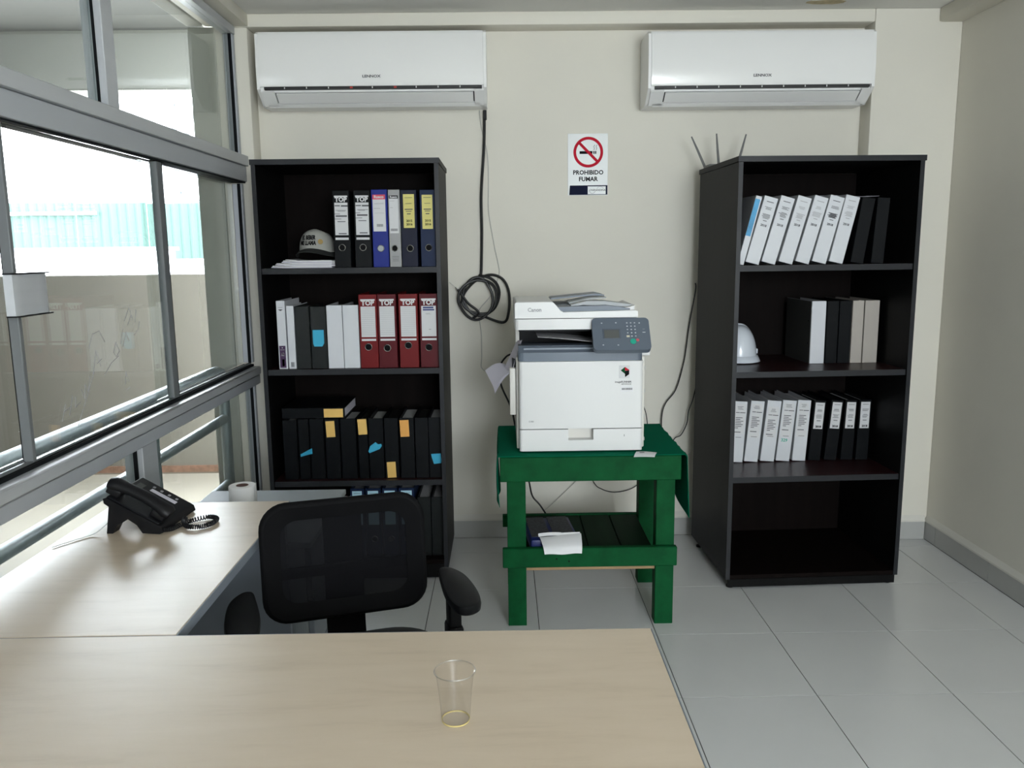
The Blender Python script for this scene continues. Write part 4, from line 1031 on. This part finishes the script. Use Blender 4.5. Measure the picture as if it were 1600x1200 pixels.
# green felt cloth
def clothfn(u, v):
    # u across x (with drops at both ends), v along y
    L = 0.715; dl, drp = 0.20+0.06*v, 0.25-0.10*v
    s_ = -dl+u*(L+dl+drp)
    y = 3.012+0.553*v
    wob = 0.006*math.sin(9*v+2)
    if s_ < 0:
        return (-0.029-0.004*math.sin(math.pi*min(1, -s_/0.2))+wob*(-s_/0.2), y+0.01*(-s_), TB+0.0030+s_)
    if s_ > L:
        e = s_-L
        return (-0.029+L+0.006+0.02*e+wob*(e/0.2), y-0.02*e, TB+0.0030-e)
    return (-0.029+s_, y, TB+0.0030)
def clothu(u, v):
    return clothfn(u, v)
us = sorted(set([k/60 for k in range(61)]))
cl = MB().grid(clothu, 120, 16, 0.0022)
clo = cl.build('felt_cloth', 'felt', None, True); tag(clo, 'green felt cloth spread under the copier and hanging at both sides', 'cloth')

# slip of paper on the cloth
sl = MB().grid(lambda u, v: (0.484+0.075*u+0.020*v, 2.990+0.062*v-0.020*u, TB+0.0062+0.004*math.sin(math.pi*u)*0.5+0.004*u*u*(1-v)-0.014*max(0, 0.4-v)), 8, 4, 0.0004).build('paper_slip', 'paper'); tag(sl, 'small white printed slip at the front edge of the green cloth', 'paper')
MB().box(0.512, 0.530, 3.018, 3.034, TB+0.0092, TB+0.0094).build('print', 'print_mid', sl)
# torn ream of paper on the lower shelf
rm = empty('paper_ream', (0.183, 3.170, 0.298), R(5)); tag(rm, 'torn navy-wrapped ream of paper on the lower table shelf', 'paper ream')
MB().box(-0.095, 0.098, -0.10, 0.17, 0.0, 0.052, 0.010, 2).build('wrapper', 'navy_pack', rm, True)
MB().box(-0.088, -0.012, -0.07, 0.165, 0.0525, 0.0545, 0.0008, 1).build('wrapper_flap', 'navy_pack_print', rm)
MB().box(0.002, 0.085, -0.05, 0.165, 0.0525, 0.0545, 0.0008, 1).build('wrapper_flap', 'navy_pack_print', rm)
def torn(u, v):
    x = -0.060+0.165*u+0.010*v*(1-2*u)
    if v < 0.7: t = v/0.7; y, z = -0.092-0.065*t, 0.060-0.022*t**1.5+0.008*u*(1-t)
    else: t = (v-0.7)/0.3; y, z = -0.157-0.006*t, 0.038-0.022*t-0.004*u*t
    return (x, y-0.002*(1+math.sin(6*u)), z+0.0015*math.sin(9*u)*v)
MB().grid(torn, 16, 8, 0.0008).build('torn_paper', 'paper', rm, True)
MB().grid(lambda u, v: (-0.064+0.092*u, -0.092+0.010*v, 0.0615+0.010*v+0.003*math.sin(3*u)), 8, 3, 0.0006).build('torn_paper', 'paper', rm, True)
MB().grid(lambda u, v: (0.022+0.080*u, -0.094+0.010*v, 0.0615+0.010*v), 6, 3, 0.0006).build('torn_paper', 'paper', rm, True)

# ------------------------------------------------------------------ copier
PB = TB+0.0060
pr = empty('photocopier', (0.290, 3.062, PB)); tag(pr, 'white multifunction photocopier with grey control panel on the green table', 'photocopier')
def rprism_xy(m, x0, x1, y0, y1, z0, z1, r, n=5):
    """vertical prism with the two front corners rounded"""
    pts = [(x1, y1), (x0, y1)]
    for k in range(n+1):
        a = R(180+90*k/n); pts.append((x0+r+r*math.cos(a), y0+r+r*math.sin(a)))
    for k in range(n+1):
        a = R(270+90*k/n); pts.append((x1-r+r*math.cos(a), y0+r+r*math.sin(a)))
    return m.prism(pts, 'z', z0, z1)
PD = 0.44
MB().box(-0.243, 0.252, 0.048, PD, 0.004, 0.362, 0.004, 2).build('body', 'white_warm', pr, True)
for x in (-0.2, 0.2):
    for y in (0.06, 0.38): MB().lathe([(0, -0.003), (0.015, -0.003), (0.015, 0.005), (0, 0.005)], (x, y, 0), 14).build('foot', 'rubber', pr)
# paper drawer with a recessed grip
def half_round(m, x0, x1, y0, y1, z0, z1, r, left, n=5):
    pts = [(x1, y1), (x0, y1)]
    if left:
        pts += [(x0+r+r*math.cos(R(180+90*k/n)), y0+r+r*math.sin(R(180+90*k/n))) for k in range(n+1)] + [(x1, y0)]
    else:
        pts += [(x0, y0)] + [(x1-r+r*math.cos(R(270+90*k/n)), y0+r+r*math.sin(R(270+90*k/n))) for k in range(n+1)]
    return m.prism(pts, 'z', z0, z1)
dw = MB()
half_round(dw, -0.233, -0.046, 0.0, 0.047, 0.004, 0.088, 0.012, True)
half_round(dw, 0.050, 0.238, 0.0, 0.047, 0.004, 0.088, 0.012, False)
dw.box(-0.0461, 0.0501, 0.0, 0.047, 0.004, 0.046)
dwo = dw.build('paper_drawer', 'white_plastic', pr)
box('grip_recess', 'white_warm', dwo, -0.0458, 0.0498, 0.040, 0.047, 0.0462, 0.0885)
text('drawer_number', '1', 0.010, 'print_grey', dwo, (0.168, -0.0005, 0.062), bold=0.0004)
fp = MB(); rprism_xy(fp, -0.233, 0.238, 0.0, 0.047, 0.0915, 0.350, 0.014)
fpo = fp.build('front_cover', 'white_plastic', pr, True)
# stickers on the cover
stk = box('sticker', 'label_white', fpo, 0.146, 0.186, -0.0012, -0.0002, 0.284, 0.333, 0.0004, 1)
def poly(name, m, pts, parent, y0=-0.0018, y1=-0.0013): MB().prism(pts, 'y', y0, y1).build(name, m, parent)
poly('logo_face', 'green_paint', [(0.152, 0.314), (0.168, 0.327), (0.1685, 0.300)], stk)
poly('logo_face', 'sign_red', [(0.168, 0.327), (0.184, 0.316), (0.184, 0.314), (0.168, 0.313)], stk, -0.0019, -0.00135)
poly('logo_face', 'print_black', [(0.168, 0.312), (0.184, 0.314), (0.184, 0.299), (0.1685, 0.288)], stk)
text('model_print', 'imageRUNNER', 0.0098, 'print_grey', fpo, (0.162, -0.0005, 0.2695), bold=0.0002, sx=1.02)
text('model_print', 'ADVANCE', 0.0062, 'print_grey', fpo, (0.174, -0.0005, 0.2612), bold=0.0001, sx=1.3)
bc = box('barcode_label', 'paper', fpo, 0.153, 0.201, -0.0010, -0.0002, 0.231, 0.256)
bars = MB()
rr = random.Random(11); x = 0.157
while x < 0.197:
    w = 0.0006+0.0016*rr.random(); bars.box(x, min(x+w, 0.198), -0.0014, -0.00105, 0.239, 0.2465); x += w+0.0006+0.001*rr.random()
bars.build('barcode', 'print_grey', bc)
text('model_print', 'C1021', 0.0075, 'print_grey', fpo, (-0.187, -0.0005, 0.1205), bold=0.0001)
# blue-grey output tray and its rim
tray = MB(); rprism_xy(tray, -0.236, 0.236, 0.001, 0.06, 0.3515, 0.385, 0.022)
tray.build('tray_rim', 'bluegrey', pr, True)
MB().prism([(0.0015, 0.3855), (0.06, 0.3855), (PD-0.03, 0.3855), (PD-0.03, 0.388), (0.30, 0.388), (0.06, 0.412), (0.02, 0.410)], 'x', -0.234, 0.234).build('output_tray', 'bluegrey_dark', pr, True)
MB().prism([(0.0008, 0.352), (0.022, 0.352), (0.05, 0.408), (0.038, 0.411), (0.010, 0.402)], 'x', -0.214, 0.216).build('tray_front', 'bluegrey', pr, True)
MB().box(-0.234, 0.238, PD-0.10, PD-0.02, 0.386, 0.470).build('rear_column', 'plastic_dark', pr)
MB().box(0.165, 0.240, 0.10, PD-0.10, 0.386, 0.470).build('side_column', 'plastic_dark', pr)
MB().box(-0.240, -0.226, 0.25, PD, 0.36, 0.470).build('side_column', 'white_warm', pr)
# scanner
scn = MB(); rprism_xy(scn, -0.246, 0.215, 0.0, PD, 0.4715, 0.5115, 0.016)
scn.build('scanner', 'white_plastic', pr, True)
MB().box(-0.232, 0.205, 0.02, PD-0.01, 0.464, 0.471).build('scanner_base', 'plastic_dark', pr)
# automatic feeder lid
adf = MB()
adf.prism([(-0.246, 0.514), (0.215, 0.514), (0.215, 0.5367), (0.205, 0.5400), (-0.064, 0.5358), (-0.074, 0.5409), (-0.100, 0.5711), (-0.108, 0.5745), (-0.240, 0.5745), (-0.246, 0.5694)], 'y', 0.004, 0.034)
adf.prism([(-0.246, 0.514), (0.215, 0.514), (0.215, 0.5291), (-0.064, 0.5291), (-0.100, 0.5711), (-0.108, 0.5745), (-0.240, 0.5745), (-0.246, 0.5694)], 'y', 0.034, PD-0.012)
adf.build('feeder_lid', 'white_plastic', pr, True)
text('brand_print', 'Canon', 0.0205, 'print_mid', pr, (-0.172, 0.0035, 0.5455), bold=0.0005, sx=0.95)
box('feeder_top_seam', 'ac_grey', pr, -0.235, -0.115, 0.05, 0.052, 0.5746, 0.5752)
# feeder tray: blue-grey chute, light guides, white outer leaf
MB().prism([(-0.062, 0.5295), (0.190, 0.5295), (0.190, 0.5459), (0.10, 0.5577), (-0.088, 0.5526)], 'y', 0.0345, PD-0.03).build('feeder_chute', 'bluegrey', pr, True)
MB().prism([(-0.098, 0.5686), (-0.094, 0.5745), (0.090, 0.5913), (0.120, 0.5846), (0.120, 0.5795), (0.08, 0.5829)], 'y', 0.26, PD-0.04).build('feeder_chute', 'bluegrey', pr, True)
MB().prism([(-0.030, 0.5577), (0.055, 0.5736), (0.115, 0.5778), (0.116, 0.5812), (0.053, 0.5787), (-0.032, 0.5627)], 'y', 0.16, 0.30).build('paper_guide', 'guide_grey', pr, True)
MB().prism([(-0.030, 0.5526), (0.02, 0.5577), (0.185, 0.5493), (0.205, 0.5526), (0.203, 0.5577), (0.18, 0.5602), (0.10, 0.5711), (0.03, 0.5720), (-0.030, 0.5577)], 'y', 0.075, 0.16).build('paper_guide', 'guide_grey', pr, True)
MB().prism([(0.050, 0.5405), (0.206, 0.5405), (0.208, 0.5568), (0.196, 0.5526), (0.165, 0.5459)], 'y', 0.036, 0.36).build('feeder_leaf', 'white_plastic', pr, True)
# manual feed door on the left with the tray bracket, right-hand latch
box('side_door', 'white_warm', pr, -0.268, -0.2445, 0.06, 0.36, 0.135, 0.318, 0.004)
box('side_slot', 'plastic_dark', pr, -0.258, -0.2436, 0.08, 0.34, 0.3195, 0.352)
box('side_latch', 'white_plastic', pr, 0.232, 0.268, 0.02, 0.09, 0.366, 0.390, 0.006)
for z in (0.03, 0.12, 0.22, 0.31): box('side_hinge', 'ac_grey', pr, 0.2525, 0.2545, 0.05, 0.07, z, z+0.012)
# tilted control panel
cpn = empty('panel_pivot')
PANEL = Matrix.Translation((0.146, -0.050, 0.4580)) @ Matrix.Rotation(R(52), 4, 'X')
bpy.data.objects.remove(cpn)
pan = MB(); pan.prism(rrect(0.212, 0.140, 0.016, 5), 'z', -0.022, 0.0, PANEL)
pano = pan.build('control_panel', 'panel_grey', pr, True)
def pk(name, m, cx_, cy_, w, h, t=0.0016):
    MB().box(cx_-w/2, cx_+w/2, cy_-h/2, cy_+h/2, 0.0001, t, 0.0005, 1, PANEL).build(name, m, pano)
pk('screen_bezel', 'bluegrey_dark', -0.036, 0.000, 0.066, 0.044, 0.0012); pk('screen', 'screen', -0.036, -0.001, 0.056, 0.036, 0.0018)
for r_ in range(5):
    for c_ in range(3):
        if r_ == 4 and c_ == 0: continue
        pk('key', 'key_white', 0.024+c_*0.0142, 0.047-r_*0.0145, 0.0052, 0.0042)
pk('key', 'key_cream', 0.024, -0.0115, 0.0115, 0.0085)
for x, y in ((-0.070, 0.047), (-0.017, 0.048), (-0.070, -0.048), (-0.015, -0.049), (0.070, 0.046)): pk('key', 'key_white', x, y, 0.0055, 0.0045)
pk('indicator', 'key_white', 0.084, 0.005, 0.011, 0.003); pk('indicator', 'print_mid', 0.084, 0.019, 0.008, 0.002)
MB().lathe([(0, 0), (0.0115, 0), (0.0105, 0.003), (0, 0.0035)], (0.041, -0.034, 0), 20, PANEL).build('start_button', 'key_green', pano, True)
MB().lathe([(0, 0), (0.0060, 0), (0.0055, 0.002), (0, 0.0024)], (0.058, -0.028, 0), 14, PANEL).build('stop_button', 'key_red', pano, True)
MB().prism([(0.02, 0.400), (0.09, 0.42), (0.09, 0.470), (-0.02, 0.445)], 'x', 0.09, 0.21).build('panel_arm', 'bluegrey_dark', pr, True)
# sheet in the output tray
po = MB().grid(lambda u, v: (-0.160+0.25*u, 0.022+0.20*v-0.005*u, 0.4420-0.026*u+0.010*u*(1-u)), 14, 6, 0.0008).build('output_sheet', 'paper', None)
po.location = (0.290, 3.062, PB); tag(po, 'white sheet sticking out of the copier output tray', 'paper')
# curled sheets hanging over the side slot
cs = empty('curled_sheets', (0.030, 3.20, 1.0)); tag(cs, 'curled lilac-white sheets hanging out of the copier side slot', 'papers')
def sheet_low(dz, dx):
    def f(u, v):
        a = Vector((0.002, -0.06+0.12*v, 0.004)); e = Vector((-0.066, -0.055, -0.064)).lerp(Vector((-0.106+dx, 0.10, -0.012)), v)
        p = a.lerp(e, u); p.z += 0.024*math.sin(math.pi*u)*(0.6+0.4*v)+dz*u
        return p
    return f
for k in range(4):
    MB().grid(sheet_low(-0.006*k, 0.010*k), 16, 8, 0.0006).build('sheet', 'paper_lilac', cs, True)
def sheet_up(k):
    return lambda u, v: Vector((0.003+0.038*u**1.2-0.004*k*u-0.030*v*(1-0.5*u), -0.06+0.085*v, 0.006+0.122*u-0.010*v*u-0.004*k))
for k in range(2):
    MB().grid(sheet_up(k), 12, 4, 0.0006).build('sheet', 'paper_lilac', cs, True)

# ------------------------------------------------------------------ cables
def cable(name, pts, r, m, label, n=8):
    o = MB().tube(spline(pts, n), r, 8).build(name, m, None, True); tag(o, label, 'cable'); return o
yb = 4.060
cab = [(-0.076, yb, 2.128), (-0.078, yb, 2.03), (-0.083, yb, 1.93), (-0.094, yb, 1.80), (-0.099, yb, 1.70), (-0.098, yb, 1.57), (-0.101, yb, 1.45), (-0.105, yb, 1.36)]
coil = []
cxx, czz = -0.118, 1.245
for k in range(88):
    a = R(84)-k/87*2*math.pi*3.1
    q = k/87*3.1
    rx = 0.086+0.012*math.sin(2.1*q+0.5); rz_ = 0.092+0.010*math.cos(2.7*q)
    coil.append((cxx+0.010*math.sin(1.9*q)+rx*math.cos(a)*(1+0.07*math.sin(2.3*a)), yb-0.008-0.006*q-0.004*math.sin(k*0.5), czz+0.008*math.cos(1.3*q)+rz_*math.sin(a)*(1+0.06*math.cos(1.7*a))))
outer = [(cxx+0.02, yb-0.012, 1.150), (0.0, yb-0.012, 1.118), (0.028, yb-0.012, 1.17), (0.030, yb-0.012, 1.265), (0.0, yb-0.012, 1.33), (-0.06, yb-0.012, 1.352), (-0.13, yb-0.014, 1.325), (-0.185, yb-0.014, 1.27), (-0.205, yb-0.014, 1.215)]
tail = [(-0.150, yb-0.022, 1.14), (-0.12, yb-0.024, 1.17), (-0.17, yb-0.024, 1.215), (-0.205, yb-0.022, 1.262), (-0.222, yb-0.020, 1.282)]
blk = MB(); blk.tube(spline(cab+coil[::2], 4), 0.0068, 8); blk.tube(spline(outer, 8), 0.0066, 8); blk.tube(spline(tail, 8), 0.0060, 8)
bo = blk.build('power_cable', 'cable_black', None, True); tag(bo, 'thick black cable dropping from the left air conditioner into a wall coil', 'cable')
MB().tube([(-0.222, yb-0.020, 1.282), (-0.232, yb-0.018, 1.294)], 0.003, 6).build('bare_end', 'steel', bo)
MB().tube(spline([(-0.230, yb-0.018, 1.292), (-0.245, yb-0.015, 1.305), (-0.262, yb-0.010, 1.318)], 5), 0.0012, 6).build('bare_wire', 'cable_white', bo)
MB().box(-0.082, -0.066, YB-0.03, YB-0.002, 2.085, 2.128, 0.002, 1).build('cable_boot', 'plastic_black', bo)
cable('thin_cable', [(-0.100, yb+0.012, 2.130), (-0.092, yb+0.013, 2.05), (-0.066, yb+0.0145, 1.93), (-0.062, yb+0.0145, 1.80), (-0.064, yb+0.0145, 1.66), (-0.040, yb+0.0145, 1.50), (-0.020, yb+0.0145, 1.40), (-0.018, yb+0.0145, 1.35), (-0.055, yb+0.0145, 1.256), (-0.118, yb+0.0145, 1.18), (-0.118, yb+0.0145, 1.13), (-0.109, yb+0.0145, 1.05), (-0.110, yb+0.0145, 0.94), (-0.112, yb+0.0145, 0.89), (-0.08, yb+0.0145, 0.86), (-0.03, yb+0.0145, 0.81), (0.022, yb-0.03, 0.73)], 0.0022, 'cable_white', 'thin pale cable hanging from the left air conditioner behind the copier')
cable('copier_lead', [(0.030, 3.62, 1.012), (0.012, 3.64, 1.0), (-0.012, 3.66, 0.965), (-0.022, 3.66, 0.92), (-0.010, 3.65, 0.86), (0.030, 3.63, 0.77), (0.045, 3.60, 0.705), (0.060, 3.62, 0.62), (0.080, 3.74, 0.48), (0.113, 3.86, 0.365), (0.133, 3.90, 0.271), (0.174, 3.90, 0.218), (0.24, 3.92, 0.10), (0.26, 3.93, 0.03)], 0.0042, 'cable_black', 'black lead looping behind the left of the copier')
cable('wall_cord', [(0.950, 4.055, 1.30), (0.951, 4.055, 1.26), (0.925, 4.055, 1.10), (0.912, 4.055, 0.98), (0.900, 4.055, 0.90), (0.865, 4.055, 0.77), (0.815, 4.055, 0.70), (0.797, 4.055, 0.64), (0.800, 4.055, 0.55), (0.84, 4.055, 0.45)], 0.0030, 'cable_black', 'black cord curving down the wall beside the right bookcase')
cable('wall_cord', [(0.962, 4.03, 0.80), (0.945, 4.03, 0.72), (0.925, 4.03, 0.66), (0.918, 4.03, 0.60), (0.89, 4.03, 0.54), (0.85, 4.035, 0.50), (0.842, 4.045, 0.30), (0.85, 4.045, 0.01)], 0.0028, 'cable_black', 'short dark cord looping low beside the right bookcase')
cable('wall_cord', [(0.47, 3.506, 0.90), (0.54, 3.62, 0.88), (0.62, 3.82, 0.83), (0.66, 3.93, 0.78), (0.680, 3.95, 0.72), (0.700, 3.96, 0.66), (0.712, 3.98, 0.58), (0.72, 4.02, 0.45), (0.725, 4.045, 0.25), (0.74, 4.045, 0.01)], 0.0024, 'cable_black', 'thin dark cord hanging just right of the copier')
cable('wall_cord', [(0.94, 4.03, 0.45), (0.88, 4.03, 0.40), (0.80, 4.03, 0.42), (0.79, 4.0, 0.36), (0.84, 4.0, 0.30), (0.80, 4.02, 0.22), (0.78, 4.03, 0.10), (0.77, 4.03, 0.004)], 0.0022, 'cable_white', 'pale thin cord tangled by the foot of the right bookcase')
cable('wall_cord', [(0.33, 3.90, 0.60), (0.37, 4.03, 0.47), (0.45, 4.05, 0.298), (0.493, 4.05, 0.257), (0.559, 4.05, 0.239), (0.641, 4.05, 0.255), (0.70, 4.05, 0.300), (0.79, 4.048, 0.40), (0.835, 4.048, 0.46)], 0.0024, 'cable_black', 'dark cord sagging on the wall behind the table')
cable('wall_cord', [(0.44, 4.062, 0.38), (0.353, 4.062, 0.287), (0.231, 4.062, 0.169), (0.19, 4.062, 0.14)], 0.0016, 'cable_white', 'thin pale cord slanting down the wall behind the table')

# damp stains with their own irregular outline, on the ceiling and the right corner
st = MB()
st.prism(blob(1.46, 3.86, 0.10, 0.035, 3), 'z', ZC-0.0012, ZC-0.0002)
so = st.build('damp_stain', 'water_stain'); tag(so, 'rusty damp stain on the ceiling above the right air conditioner', 'stain')
